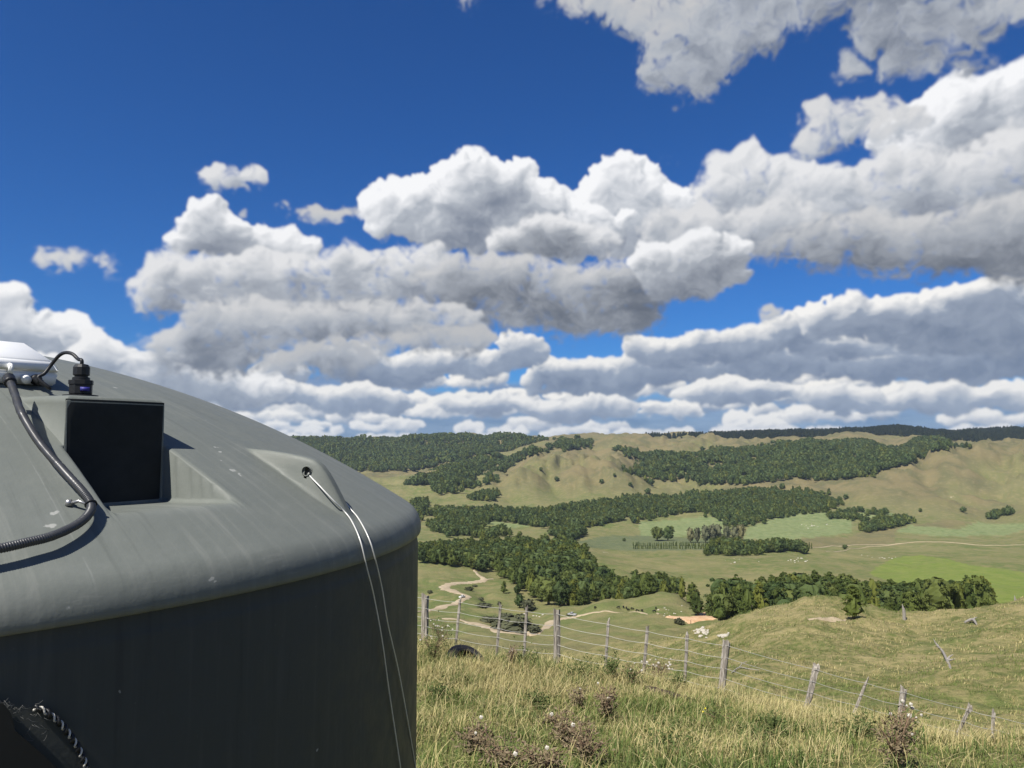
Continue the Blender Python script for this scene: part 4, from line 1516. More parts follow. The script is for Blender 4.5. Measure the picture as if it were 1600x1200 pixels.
frame_box('body', .004, .34, .004, .20, .004, .040, m_white, cbox, .005)
frame_box('lid', .000, .344, .000, .204, .042, .070, m_white, cbox, .006, .018)
frame_box('latch', .118, .128, -.006, .012, .030, .058, m_white, cbox, .002)
port = O + tl * .085 + nv_ * .022
at_root(obj('port', tubes_mesh('port', [([port, port - upv * .012], .011)], m_white, 14)), cbox)
plug = O + tl * .060 + nv_ * .022
at_root(obj('connector', tubes_mesh('connector', [([plug, plug - upv * .008, plug - upv * .009, plug - upv * .030], [.014, .014, .010, .009])], m_black, 14)), cbox)

# ---- cable gland on the moulded block, and the black cable from the box
gp_ = polar(1.30, -31.6, Z_TOP - .001)
# stand it where the block top lies below its flange
d_ = px_dir(126, 615)
for _ in range(1):
    tt_ = 1.93 / d_.y
gp_ = Vector((d_.x * tt_, d_.y * tt_, float(roof_height(np.array(math.hypot(d_.x * tt_ - TC.x, d_.y * tt_ - TC.y)), np.array(math.degrees(math.atan2(d_.y * tt_ - TC.y, d_.x * tt_ - TC.x)))))))
gl = tag(empty('cable_gland', tuple(gp_)), 'black threaded cable gland standing on the moulded roof block', 'cable gland')


def lathe(name, prof_, mat, root, base, n=24):
    V_, F_ = [], []
    for r, z in prof_:
        for k in range(n):
            a = 2 * math.pi * k / n
            V_.append((base.x + r * math.cos(a), base.y + r * math.sin(a), base.z + z))
    for i in range(len(prof_) - 1):
        for k in range(n):
            F_.append((i * n + k, i * n + (k + 1) % n, (i + 1) * n + (k + 1) % n, (i + 1) * n + k))
    me = mesh_np(name, np.array(V_), np.array(F_), mat, False)
    return at_root(obj(name, me), root)


lathe('flange', [(.001, -.002), (.040, -.002), (.040, .006), (.020, .008), (.001, .008)], m_black, gl, gp_)
lathe('body', [(.026, .008), (.027, .010), (.027, .032), (.029, .033), (.029, .043), (.022, .044), (.001, .044)], m_black, gl, gp_, 8)
lathe('neck', [(.020, .044), (.020, .050), (.015, .052), (.015, .057)], m_black, gl, gp_)
lathe('nut', [(.017, .055), (.019, .057), (.019, .076), (.015, .083), (.006, .085), (.001, .085)], m_black, gl, gp_, 12)
tb = gp_ + Vector((.020, -.016, .012))
at_root(obj('tape', tubes_mesh('tape', [([gp_ + Vector((.012, -.0245, .020)), gp_ + Vector((.030, -.014, .020))], .006)], m_blue, 6)), gl)
cs_ = gp_ + Vector((0, 0, .080))


def at_depth(px, py, Y):
    d = px_dir(px, py)
    return d * (Y / d.y)


yg = gp_.y
cable = [cs_, cs_ + Vector((-.001, 0, .014)), at_depth(122, 561, yg + .01), at_depth(113, 553, yg + .02), at_depth(102, 551, yg + .03), at_depth(92, 556, yg + .04), at_depth(80, 570, yg + .04), at_depth(70, 583, yg + .03), at_depth(60, 591, yg + .02), plug - upv * .060 + Vector((.01, .0, -.004)), plug - upv * .026]
tag(obj('cable', tubes_mesh('cable', [(spline(cable, 10), .0045)], m_black, 10)), 'black cable arching from the white box to the gland', 'cable')

# ---- flat black plate and cord low on the wall
plateP = [on_tank(px, py, .012) for px, py in ((-90, 1092), (2, 1096), (14, 1112), (20, 1138), (40, 1155), (66, 1178), (100, 1212), (100, 1300), (-90, 1300))]
bm = bmesh.new()
outv, inv = [], []
for p in plateP:
    q = Vector((p.x - TC.x, p.y - TC.y, 0)).normalized()
    outv.append(bm.verts.new(p + q * .014))
    inv.append(bm.verts.new(p - q * .010))
n_ = len(outv)
bm.faces.new(outv)
for i in range(n_):
    bm.faces.new((outv[i], inv[i], inv[(i + 1) % n_], outv[(i + 1) % n_]))
bmesh.ops.recalc_face_normals(bm, faces=bm.faces)
me = bpy.data.meshes.new('black_plate')
bm.to_mesh(me)
bm.free()
me.materials.append(m_black)
tag(obj('black_plate', me), 'flat black plate low on the tank wall', 'plate')
rp = spline([on_tank(px, py, dz) for px, py, dz in ((54, 1106, .004), (66, 1109, .006), (80, 1118, .008), (95, 1131, .009), (108, 1147, .009), (118, 1162, .008), (126, 1176, .008), (132, 1190, .008), (138, 1206, .008), (146, 1225, .008))], 10)
rope = tag(empty('cord', tuple(rp[0])), 'black and white twisted cord hanging in a curve on the dark tank wall', 'cord')
strands = {0: [], 1: []}
acc = 0.0
for i, p in enumerate(rp):
    acc += 0 if i == 0 else (p - rp[i - 1]).length
    d = (rp[min(i + 1, len(rp) - 1)] - rp[max(i - 1, 0)]).normalized()
    a = d.cross(Vector((TC.x - p.x, TC.y - p.y, 0)).normalized()).normalized()
    b = d.cross(a)
    for s in (0, 1):
        t = acc / .021 * 2 * math.pi + s * math.pi
        strands[s].append(p + (a * math.cos(t) + b * math.sin(t)) * .0032)
at_root(obj('dark_strand', tubes_mesh('dark_strand', [(spline(strands[0], 3), .0030)], m_black, 8)), rope)
at_root(obj('pale_strand', tubes_mesh('pale_strand', [(spline(strands[1], 3), .0017)], m_ropew, 8)), rope)

# ---- cobweb in the corner above the plate
web = []
rgw = random.Random(4)
for k in range(46):
    x0, y0 = rgw.uniform(2, 70), rgw.uniform(1096, 1160)
    if y0 > 1100 + (x0 - 10) * 1.25 + 12 or y0 < 1094:
        y0 = 1098 + x0 * .3
    x1, y1 = x0 + rgw.uniform(-16, 16), y0 + rgw.uniform(-10, 10)
    a, b = on_tank(x0, y0, .006 + rgw.random() * .012), on_tank(x1, y1, .004 + rgw.random() * .012)
    web.append(([a, a.lerp(b, .5) + Vector((0, 0, -.002)), b], .00022))
m_web = plain('web_silk', (.16, .16, .15), .7, .2)
tag(obj('cobweb', tubes_mesh('cobweb', web, m_web, 4)), 'grey cobweb in the corner above the black plate', 'cobweb')

# ------------------------------------------------------------------ tracks, bare earth
m_dirt, T, bs = new_mat('track_earth')
geo = T.new('ShaderNodeNewGeometry')
POS = S(T, geo.outputs['Position'])
n1 = T.noise(POS, .22, 6, .65)
T.put(bs.inputs['Base Color'], T.mix(T.ramp(n1, .3, .7), (.29, .225, .140), (.40, .325, .215)))
bs.inputs['Roughness'].default_value = .95
m_clay, T, bs = new_mat('bare_clay')
geo = T.new('ShaderNodeNewGeometry')
n1 = T.noise(S(T, geo.outputs['Position']), .35, 6, .7)
T.put(bs.inputs['Base Color'], T.mix(T.ramp(n1, .3, .7), (.42, .235, .11), (.58, .41, .25)))
bs.inputs['Roughness'].default_value = .95


def ribbon(name, pix, width, mat, lift, near=60, n=14, seed=0):
    P = spline([at(px, py, near) for px, py in pix], n)
    rg = np.random.default_rng(seed)
    V, F = [], []
    m = 7
    wl = [width * (1 + .35 * math.sin(i * .37 + seed) + rg.uniform(-.25, .25)) if not hasattr(width, '__len__') else float(np.interp(i / (len(P) - 1), np.linspace(0, 1, len(width)), width)) * (1 + rg.uniform(-.28, .28)) for i in range(len(P))]
    for i, p in enumerate(P):
        d = P[min(i + 1, len(P) - 1)] - P[max(i - 1, 0)]
        d.z = 0
        d.normalize()
        s = Vector((-d.y, d.x, 0))
        for k in range(m):
            q = p + s * ((k / (m - 1) - .5) * wl[i])
            edge = abs(k / (m - 1) - .5) * 2
            V.append((q.x, q.y, float(ground_z(q.x, q.y)) + lift * (1 - .9 * edge ** 4)))
    for i in range(len(P) - 1):
        for k in range(m - 1):
            a = i * m + k
            F.append((a, a + 1, a + m + 1, a + m))
    me = mesh_np(name, np.array(V), np.array(F), mat)
    return tag(obj(name, me), kind='structure')


ribbon('farm_track', [(741, 891), (746, 897), (756, 905), (748, 909), (722, 911), (700, 914), (694, 918), (708, 924), (724, 929), (732, 933), (716, 941), (690, 949), (655, 957)], [2, 3, 5, 9, 8, 7, 8, 8, 6, 4, 6, 6, 6], m_dirt, .5, 60, 12, 1)
ribbon('farm_track', [(770, 905), (752, 908), (735, 911)], [2, 3, 5], m_dirt, .55, 60, 12, 5)
ribbon('farm_track', [(690, 967), (725, 971), (752, 977), (775, 985), (800, 989.5), (825, 990), (842, 985), (858, 975), (875, 968), (905, 962)], [2, 4, 6, 6, 3, 3.5, 5, 5, 4, 3], m_dirt, .4, 60, 10, 2)
ribbon('farm_track', [(905, 962), (950, 955), (1000, 957), (1030, 960)], [2.5, 1.5, 1.2, 1.0], m_dirt, .25, 60, 10, 3)
ribbon('bare_bank', [(1046, 964), (1062, 966), (1080, 969), (1098, 967), (1110, 961), (1119, 953)], [5, 12, 14, 13, 12, 9], m_clay, .6, 60, 12, 3)
ribbon('knoll_scar', [(1262, 969), (1285, 967), (1305, 967), (1320, 969)], [.5, 1.3, 1.6, .7], m_dirt, .12, 40, 10, 4)
ribbon('valley_road', [(1180, 859), (1260, 856), (1330, 852), (1420, 848), (1500, 849), (1620, 851)], 2.2, m_dirt, .7, 400, 14, 6)
ribbon('valley_road', [(1290, 862), (1350, 856), (1420, 848)], 1.5, m_dirt, .7, 400, 14, 7)

# ------------------------------------------------------------------ fence
m_wood, T, bs = new_mat('weathered_wood')
tcn = T.new('ShaderNodeTexCoord')
OB = S(T, tcn.outputs['Object'])
g1_ = T.noise(T.v('MULTIPLY', OB, (40, 40, 3.0)), 1.0, 6, .65)
g2_ = T.noise(T.v('MULTIPLY', OB, (9, 9, 1.2)), 1.0, 4, .6)
cw = T.mix(T.ramp(g1_, .35, .65), (.155, .135, .110), (.42, .38, .32))
cw = T.mix(T.ramp(g2_, .55, .72, 0, .6), cw, (.50, .47, .41))
cw = T.mix(T.ramp(g1_, .60, .72, 0, .7), cw, (.07, .06, .05))
T.put(bs.inputs['Base Color'], cw)
bs.inputs['Roughness'].default_value = .92
bs.inputs['Specular IOR Level'].default_value = .15
bmp = T.new('ShaderNodeBump')
bmp.inputs['Strength'].default_value = .6
bmp.inputs['Distance'].default_value = .02
T.put(bmp.inputs['Height'], g1_)
m_wood.node_tree.links.new(bmp.outputs[0], bs.inputs['Normal'])
m_grey = plain('bleached_wood', (.26, .24, .21), .9, .1, nscale=6, var=.4)
m_fwire = plain('fence_wire', (.42, .41, .37), .5, .4, .3)

FENCE_Y = ([600, 664, 870, 1130, 1405, 1600, 1700], [20.0, 19.6, 17.8, 16.6, 15.8, 15.2, 15.0])


def pole_mesh(name, H, w, d, seed, lean=(0, 0), rough=.12):
    """a split or sawn post: eight-sided, uneven, with a chipped sloping top"""
    rg = random.Random(seed)
    n, m = 10, 9
    V, F = [], []
    ph = [rg.uniform(0, 6.28) for _ in range(4)]
    for i in range(m):
        t = i / (m - 1)
        for k in range(n):
            a = 2 * math.pi * k / n + .2
            sq = 1 / max(abs(math.cos(a)), abs(math.sin(a)))
            sq = 1 + (min(sq, 1.3) - 1) * .8
            q = 1 + rough * math.sin(3 * a + ph[0] + t * 4) + rough * .7 * math.sin(5 * a + ph[1] - t * 7)
            z = t * H + (.05 * math.sin(a + ph[2]) + .03 * math.sin(3 * a + ph[3]) if i == m - 1 else 0)
            V.append((w / 2 * sq * q * math.cos(a) + lean[0] * t, d / 2 * sq * q * math.sin(a) + lean[1] * t, z))
    for i in range(m - 1):
        for k in range(n):
            F.append((i * n + k, i * n + (k + 1) % n, (i + 1) * n + (k + 1) % n, (i + 1) * n + k))
    c = len(V)
    V.append((lean[0], lean[1], H - .01))
    bm = bmesh.new()
    vs = [bm.verts.new(v) for v in V]
    for f in F:
        bm.faces.new([vs[i] for i in f])
    for k in range(n):
        bm.faces.new((vs[c], vs[(m - 1) * n + k], vs[(m - 1) * n + (k + 1) % n]))
    bm.normal_update()
    me = bpy.data.meshes.new(name)
    bm.to_mesh(me)
    bm.free()
    me.materials.append(m_wood)
    return me


fence = tag(empty('wire_fence', (2.0, 17.3, -5.2)), 'weathered post and wire fence along the grassy brow', 'fence')


def fpart(o):
    return at_root(o, fence)


POSTS = [  # top pixel, foot pixel, width, kind
    (664, 930, 664, 1010, .17, 'post'), (719, 936, 711, 1020, .062, 'batten'), (782, 945, 776, 1020, .062, 'batten'), (823, 950, 819, 1024, .062, 'batten'),
    (870, 954, 870, 1040, .15, 'post'), (951, 970, 945, 1052, .062, 'batten'), (1012, 981, 1004, 1068, .062, 'batten'), (1074, 992, 1069, 1082, .062, 'batten'),
    (1136, 1003, 1126, 1095, .14, 'post'), (1277, 1041, 1256, 1122, .12, 'post'), (1356, 1062, 1329, 1128, .062, 'batten'), (1413, 1076, 1404, 1156, .12, 'post'),
    (1517, 1104, 1484, 1172, .075, 'batten'), (1554, 1113, 1548, 1200, .062, 'batten'), (1602, 1178, 1596, 1235, .08, 'batten')]
wire_pts = []
for i, (tx, ty, bx, by, w, kind) in enumerate(POSTS):
    Y = float(np.interp(bx, *FENCE_Y))
    top = at_depth(tx, ty, Y)
    ft = at_depth(bx, by, Y)
    gz = float(ground_z(ft.x, ft.y))
    base = Vector((ft.x, ft.y, min(gz, ft.z) - .25))
    k = (top.z - base.z)
    slope = (top.x - ft.x) / max(.2, top.z - ft.z)
    base.x = top.x - slope * k
    o = obj(kind, pole_mesh(kind, k, w, w * (.8 if kind == 'post' else .62), 50 + i, (slope * k, .02)), None, tuple(base))
    o.parent = fence
    o.matrix_parent_inverse = Matrix.Translation(-fence.location)
    if tx != 1602:
        wire_pts.append((base, Vector((top.x, top.y, top.z))))
# wires run on past both ends
first, last = wire_pts[0], wire_pts[-1]
for fr, sag in ((.045, .02), (.21, .03), (.36, .03), (.50, .03), (.63, .03)):
    pth = []
    L = [(b, t) for b, t in wire_pts]
    ext0 = Vector((-3.2, .9, .25))
    ext1 = Vector((2.6, -.3, -.55))
    pp = []
    for b, t in L:
        h = 1.22
        dirv = (b - t).normalized()
        pp.append(t + dirv * (fr * 1.5) + Vector((0, -.045, 0)))
    pp = [pp[0] + ext0] + pp + [pp[-1] + ext1]
    for i in range(len(pp) - 1):
        for q in range(4):
            s = q / 4
            p = pp[i].lerp(pp[i + 1], s)
            p.z -= sag * 4 * s * (1 - s)
            pth.append(p)
    pth.append(pp[-1])
    fpart(obj('wire', tubes_mesh('wire', [(pth, .0048)], m_fwire, 5)))

# ------------------------------------------------------------------ foreground grass
m_grass, T, bs = new_mat('grass_blades')
ga = T.new('ShaderNodeAttribute', attribute_name='tint')
T.put(bs.inputs['Base Color'], S(T, ga.outputs['Color']))
bs.inputs['Roughness'].default_value = .7
bs.inputs['Specular IOR Level'].default_value = .15

G_GREEN = np.array([(.105, .145, .034), (.135, .170, .045), (.175, .190, .062)])
G_STRAW = np.array([(.37, .315, .140), (.46, .395, .195), (.30, .255, .105)])


def blades(P, L, Wd, bend, straw, seed, lean=(.25, .1)):
    """tapered bent blades: root, mid, tip"""
    rg = np.random.default_rng(seed)
    n = len(P)
    az = rg.uniform(0, 2 * math.pi, n)
    d = np.stack([np.cos(az), np.sin(az)], 1) * (bend * rg.uniform(.3, 1.4, n))[:, None] + np.array(lean) * rg.uniform(.2, 1.2, n)[:, None]
    side = np.stack([-np.sin(az + rg.normal(size=n) * .5), np.cos(az)], 1)
    side /= np.linalg.norm(side, axis=1, keepdims=True)
    h = L * np.clip(1 - .45 * (d ** 2).sum(1), .25, 1)
    mid = np.stack([P[:, 0] + d[:, 0] * L * .35, P[:, 1] + d[:, 1] * L * .35, P[:, 2] + h * .62], 1)
    tip = np.stack([P[:, 0] + d[:, 0] * L * .95, P[:, 1] + d[:, 1] * L * .95, P[:, 2] + h], 1)
    s3 = np.concatenate([side, np.zeros((n, 1))], 1) * (Wd / 2)[:, None]
    root = P.copy()
    root[:, 2] -= .02
    V = np.stack([root - s3, root + s3, mid + s3 * .75, mid - s3 * .75, tip + s3 * .12, tip - s3 * .12], 1).reshape(-1, 3)
    b = np.arange(n)[:, None] * 6
    F = np.concatenate([b + np.array([[0, 1, 2, 3]]), b + np.array([[3, 2, 4, 5]])]).reshape(-1, 4)
    st = rg.random(n) < straw
    c = np.where(st[:, None], G_STRAW[rg.integers(0, 3, n)], G_GREEN[rg.integers(0, 3, n)]) * rg.uniform(.75, 1.2, n)[:, None]
    C = np.repeat(c[:, None, :], 6, 1)
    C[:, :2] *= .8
    return V, F, C.reshape(-1, 3)


def grass_object(name, sets):
    V = np.concatenate([s[0] for s in sets])
    C = np.concatenate([s[2] for s in sets])
    F, k = [], 0
    for s in sets:
        F.append(s[1] + k)
        k += len(s[0])
    me = mesh_np(name, V, np.concatenate(F), m_grass, False)
    a = me.color_attributes.new('tint', 'FLOAT_COLOR', 'POINT')
    a.data.foreach_set('color', np.concatenate([C, np.ones((len(C), 1))], 1).astype(np.float32).ravel())
    return tag(obj(name, me), kind='stuff')


def wedge(n, y0, y1, px0, px1, seed, power=1.0):
    """positions spread evenly over the ground between two distances"""
    rg = np.random.default_rng(seed)
    y = np.sqrt(rg.uniform(0, 1, n) ** power * (y1 ** 2 - y0 ** 2) + y0 ** 2)
    x = y * rg.uniform((px0 - 800) / FPX, (px1 - 800) / FPX, n)
    return x, y


def straw_field(x, y):
    f = fbm(x / 2.4 + 5, y / 1.5, 4, 61)
    near_fence = smooth(y, 9.5, 14.5)
    right = smooth(x / y, .1, .5)
    return np.clip(smooth(f, .38, .66) * (.46 + .42 * near_fence + .12 * right) + .04, .06, .92)


sets = []
x, y = wedge(190000, 5.6, 21.5, 600, 1680, 1)
P = np.stack([x, y, ground_z(x, y)], 1)
st = straw_field(x, y)
tall = fbm(x / .9, y / .9, 3, 62)
rg_ = np.random.default_rng(2)
low = smooth(fbm(x / 1.5 + 8, y / 1.1, 3, 67), .36, .56)
L = (.03 + .105 * tall ** 1.6 * 2 + .03 * st) * (.45 + .6 * low) * rg_.uniform(.6, 1.3, len(x))
sets.append(blades(P, L, np.full(len(x), .0085), np.full(len(x), .85), st, 3, (.12, .05)))
# long seed stalks in the dry patches
x, y = wedge(26000, 5.6, 21.0, 600, 1680, 4)
k = np.random.default_rng(5).random(len(x)) < straw_field(x, y) ** 1.3
x, y = x[k], y[k]
P = np.stack([x, y, ground_z(x, y)], 1)
sets.append(blades(P, np.random.default_rng(6).uniform(.14, .36, len(x)), np.full(len(x), .0060), np.full(len(x), .62), np.full(len(x), .93), 7, (.34, .12)))
# straw lying in a tangle over the turf, and coarse dark tufts
x, y = wedge(15000, 5.6, 21.0, 600, 1680, 8)
k = np.random.default_rng(9).random(len(x)) < .25 + straw_field(x, y)
x, y = x[k], y[k]
P = np.stack([x, y, ground_z(x, y) + np.random.default_rng(10).uniform(.01, .09, len(x))], 1)
sets.append(blades(P, np.random.default_rng(11).uniform(.16, .42, len(x)), np.full(len(x), .0065), np.full(len(x), 1.25), np.full(len(x), .95), 12, (.05, .0)))
x, y = wedge(60000, 5.6, 21.0, 600, 1680, 13)
k = fbm(x / .55 + 2, y / .55, 3, 66) > .62
x, y = x[k], y[k]
P = np.stack([x, y, ground_z(x, y)], 1)
v_, f_, c_ = blades(P, np.random.default_rng(14).uniform(.10, .26, len(x)), np.full(len(x), .010), np.full(len(x), .7), np.full(len(x), .05), 15, (.1, .05))
sets.append((v_, f_, c_ * np.array((.62, .72, .7))))
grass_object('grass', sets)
# tussocks on the slopes beyond the fence
sets = []
for n, y0, y1, ln, wd, sd_ in ((46000, 40, 85, .28, .036, 11), (90000, 85, 215, .34, .060, 12)):
    x, y = wedge(n, y0, y1, 640, 1680, sd_)
    P = np.stack([x, y, ground_z(x, y)], 1)
    f = fbm(x / 11 + 3, y / 8, 4, 63)
    clump = fbm(x / 1.6, y / 1.6, 3, 64)
    k = clump > .46
    P, f = P[k], f[k]
    rg_ = np.random.default_rng(sd_)
    sets.append(blades(P, ln * rg_.uniform(.5, 1.5, len(P)), np.full(len(P), wd), np.full(len(P), .7), np.clip(smooth(f, .40, .62) * .75, .02, .75), sd_ + 1, (.3, .1)))
grass_object('hillside_tussock', sets)

# ------------------------------------------------------------------ weeds along the brow
m_stem = plain('dry_stem', (.17, .115, .075), .9, .1, nscale=12, var=.35)
m_deadleaf = plain('dead_leaf', (.185, .145, .090), .9, .1, nscale=9, var=.45)
m_weed = plain('weed_leaf', (.082, .108, .034), .75, .15, nscale=9, var=.4)
m_fluff = plain('seed_fluff', (.55, .51, .43), .95, .05, nscale=60, var=.15)
m_petal = plain('yellow_petal', (.75, .62, .03), .7, .1)


def leaf_cloud(name, centres, n, size, mat, seed, up=.3, squash=.8):
    rg = np.random.default_rng(seed)
    c = np.array(centres)
    idx = rg.integers(0, len(c), n)
    pos = c[idx, :3] + rg.normal(size=(n, 3)) * c[idx, 3:4] * np.array((1, 1, squash)) * .6
    pos[:, 2] = np.maximum(pos[:, 2], .01)
    t1 = rg.normal(size=(n, 3))
    t1[:, 2] = t1[:, 2] * .6 + up
    t1 /= np.linalg.norm(t1, axis=1, keepdims=True)
    t2 = np.cross(t1, rg.normal(size=(n, 3)))
    t2 /= np.linalg.norm(t2, axis=1, keepdims=True) + 1e-9
    nn = np.cross(t1, t2)
    s = (size * rg.uniform(.5, 1.4, n))[:, None]
    V = np.stack([pos, pos + t1 * s * .5 + t2 * s * .22, pos + t1 * s + nn * s * .25, pos + t1 * s * .5 - t2 * s * .22], 1).reshape(-1, 3)
    F = np.arange(4 * n).reshape(-1, 4)
    return mesh_np(name, V, F, mat, False)


def ball_mesh(name, r, mat, seed, rough=.25):
    bm = bmesh.new()
    bmesh.ops.create_icosphere(bm, subdivisions=2, radius=r)
    rg = random.Random(seed)
    for v in bm.verts:
        v.co *= 1 + rg.uniform(-rough, rough)
    me = bpy.data.meshes.new(name)
    bm.to_mesh(me)
    bm.free()
    me.materials.append(mat)
    return me


head_me = ball_mesh('seed_head', .015, m_fluff, 3)
petal_me = ball_mesh('flower', .010, m_petal, 4)


def weed(px, py, h, w, kind, label, seed, heads=0, group=None, depth=None):
    p = at(px, py, 4, 23)
    rg = random.Random(seed)
    h, w = (h * .68, w * 1.05) if kind == 'green' else (h * .85, w)
    o = tag(empty('thistle' if kind != 'green' else 'weed', tuple(p)), label, 'thistle' if kind != 'green' else 'weed', group)
    stems, tips = [], []
    ns = {'dead': 15, 'seed': 11, 'green': 9, 'flower': 8}[kind]
    for k in range(ns):
        a = rg.uniform(0, 6.28)
        l = h * rg.uniform(.6, 1.0)
        q = w * rg.uniform(.2, .6)
        b = Vector((q * math.cos(a), q * math.sin(a), l))
        mid = Vector((b.x * .35, b.y * .35, l * .55))
        stems.append(([(0, 0, -.05), mid, b], [.007, .005, .0025]))
        tips.append(b)
        for _ in range(2):
            a2 = rg.uniform(0, 6.28)
            e = mid.lerp(b, rg.uniform(.2, .8))
            f = e + Vector((math.cos(a2) * w * .22, math.sin(a2) * w * .22, h * rg.uniform(.05, .2)))
            stems.append(([e, e.lerp(f, .5) + Vector((0, 0, -.01)), f], [.003, .0025, .0015]))
            tips.append(f)
    obj('stems', tubes_mesh('stems', stems, m_stem if kind != 'green' else m_weed, 5), o)
    cen = [(t.x * s, t.y * s, t.z * s, w * .22) for t in tips for s in ((.35, .6, .9) if kind != 'dead' else (.4, .75))]
    n = {'dead': 420, 'seed': 300, 'green': 330, 'flower': 300}[kind]
    obj('leaves', leaf_cloud('leaves', cen, n, {'dead': .050, 'seed': .048, 'green': .052, 'flower': .045}[kind], {'dead': m_deadleaf, 'seed': m_deadleaf if seed % 2 else m_weed, 'green': m_weed, 'flower': m_weed}[kind], seed), o)
    rg.shuffle(tips)
    for t in tips[:(heads + 1) // 2 + (heads > 10) * 3]:
        hd = obj('seed_head' if kind != 'flower' else 'flower', head_me if kind != 'flower' else petal_me, o, tuple(t))
        s = rg.uniform(.7, 1.5)
        hd.scale = (s, s, s * 1.1)
    return o


weed(902, 1112, .42, .26, 'seed', 'pair of fluffy white thistle heads on a dry stem in the grass', 1, 4)
weed(948, 1128, .60, .30, 'dead', 'tall brown dead thistle with curled leaves', 2, 3)
weed(885, 1168, .52, .50, 'dead', 'tangled brown dead thistle in the middle of the grass', 3, 2)
weed(915, 1198, .50, .55, 'dead', 'pale matted dead thistle stalks beside the tangled brown one', 4, 1)
weed(742, 1185, .42, .42, 'dead', 'grey brown dead thistle next to the tank', 5, 1)
weed(790, 1212, .40, .60, 'dead', 'wide brown dead thistle patch at the foot of the slope grass', 6, 3)
weed(850, 1215, .34, .42, 'dead', 'low brown dead thistle beside the wide patch', 16, 1)
weed(692, 1090, .34, .42, 'green', 'dark low weed clump beside the tank wall', 7)
weed(838, 1108, .40, .45, 'green', 'sparse dark green weed left of the white thistle heads', 8)
weed(1210, 1150, .42, .42, 'green', 'dark green bushy weed alone in the short grass', 9)
weed(1185, 1160, .22, .50, 'green', 'low weed beside the bushy dark green one', 21)
weed(690, 1012, .95, .75, 'seed', 'tall weed with pale seed heads behind the black tyre', 10, 16)
weed(676, 1030, .75, .60, 'seed', 'bushy seeding weed against the tank', 12, 10)
weed(820, 1040, .55, .80, 'green', 'broad green weed by the split post', 11)
weed(798, 1040, .50, .30, 'seed', 'small white tipped weed left of the broad green one', 13, 6)
weed(900, 1058, .45, .80, 'green', 'low green weed right of the split post', 14)
weed(953, 1060, .75, .35, 'green', 'upright dark weed growing against a fence batten', 15)
weed(1028, 1068, .60, .60, 'seed', 'thistle covered in white fluff below the fence wires', 17, 22)
weed(985, 1070, .45, .45, 'seed', 'small thistle with scattered white heads near the fence', 18, 7)
weed(1062, 1082, .55, .45, 'green', 'green weed at the foot of a batten', 19)
weed(1408, 1165, .62, .45, 'seed', 'white headed thistle wrapped round the dark round post', 20, 16)
weed(1400, 1200, .70, .40, 'dead', 'brown thistle stem in front of the dark round post', 22, 3)
weed(1120, 1130, .22, .40, 'flower', 'low weed with tiny yellow flowers in the grass', 23, 4)
weed(1350, 1150, .30, .50, 'green', 'dark weed among the straw below the leaning batten', 24)
weed(1060, 1175, .18, .70, 'green', 'flat bright green weed patch in the short grass', 25)

# ------------------------------------------------------------------ old tyre, plank
tp = at(728, 1030, 5, 23)
ty = tag(empty('tyre', (tp.x, tp.y, tp.z)), 'old black tyre half hidden in weeds beside the fence', 'tyre')
bm = bmesh.new()
RT, rt = .30, .105
NU, NV = 40, 14
grid = []
for i in range(NU):
    a = 2 * math.pi * i / NU
    ringv = []
    for j in range(NV):
        b = 2 * math.pi * j / NV
        tread = .010 if (j in (5, 6, 7, 8, 9, 0, 1, 13, 2, 12) and i % 2 and math.cos(b) > .6) else 0
        cr = math.copysign(abs(math.cos(b)) ** .6, math.cos(b))
        ringv.append(bm.verts.new(((RT + (rt + tread) * cr) * math.cos(a), (RT + (rt + tread) * cr) * math.sin(a), rt * 1.0 * math.sin(b))))
    grid.append(ringv)
for i in range(NU):
    for j in range(NV):
        if 5 <= j <= 8:
            continue                      # open towards the hub
        bm.faces.new((grid[i][j], grid[(i + 1) % NU][j], grid[(i + 1) % NU][(j + 1) % NV], grid[i][(j + 1) % NV]))
me = bpy.data.meshes.new('tread')
bm.to_mesh(me)
bm.free()
m_rubber = plain('old_rubber', (.012, .012, .014), .55, .3, nscale=14)
me.materials.append(m_rubber)
t_ = obj('tread', me, ty)
t_.rotation_euler = (R_(24), R_(12), .4)
t_.location = (0, 0, -.01)
V_, F_ = [], []
for r_, z_ in ((.205, .075), (.265, .085), (.265, -.085), (.205, -.075)):
    for k in range(32):
        V_.append((r_ * math.cos(2 * math.pi * k / 32), r_ * math.sin(2 * math.pi * k / 32), z_))
bead = mesh_np('bead', np.array(V_), np.array([(i * 32 + k, i * 32 + (k + 1) % 32, (i + 1) * 32 + (k + 1) % 32, (i + 1) * 32 + k) for i in range(3) for k in range(32)]), m_rubber)
b_ = obj('bead', bead, t_)

pa, pb = at(1012, 1086, 5, 23), at(1072, 1102, 5, 23)
dlt = pb - pa
lg = tag(empty('log', tuple(pa)), 'dark rotting fence log lying in the straw grass', 'log')
rgl = random.Random(6)
pts_ = [Vector((0, 0, .10)) + Vector((dlt.x, dlt.y, dlt.z)) * t + Vector((0, 0, rgl.uniform(-.01, .01))) for t in (0, .2, .4, .6, .8, 1)]
m_dark = plain('rotten_wood', (.055, .042, .032), .95, .05, nscale=8, var=.4)
obj('trunk', tubes_mesh('trunk', [(pts_, [.055, .062, .06, .064, .058, .05])], m_dark, 9, False), lg)
obj('broken_end', tubes_mesh('broken_end', [([pts_[-1] - dlt.normalized() * .02, pts_[-1] + dlt.normalized() * .14 + Vector((0, 0, .02))], [.045, .008])], m_dark, 6, False), lg)


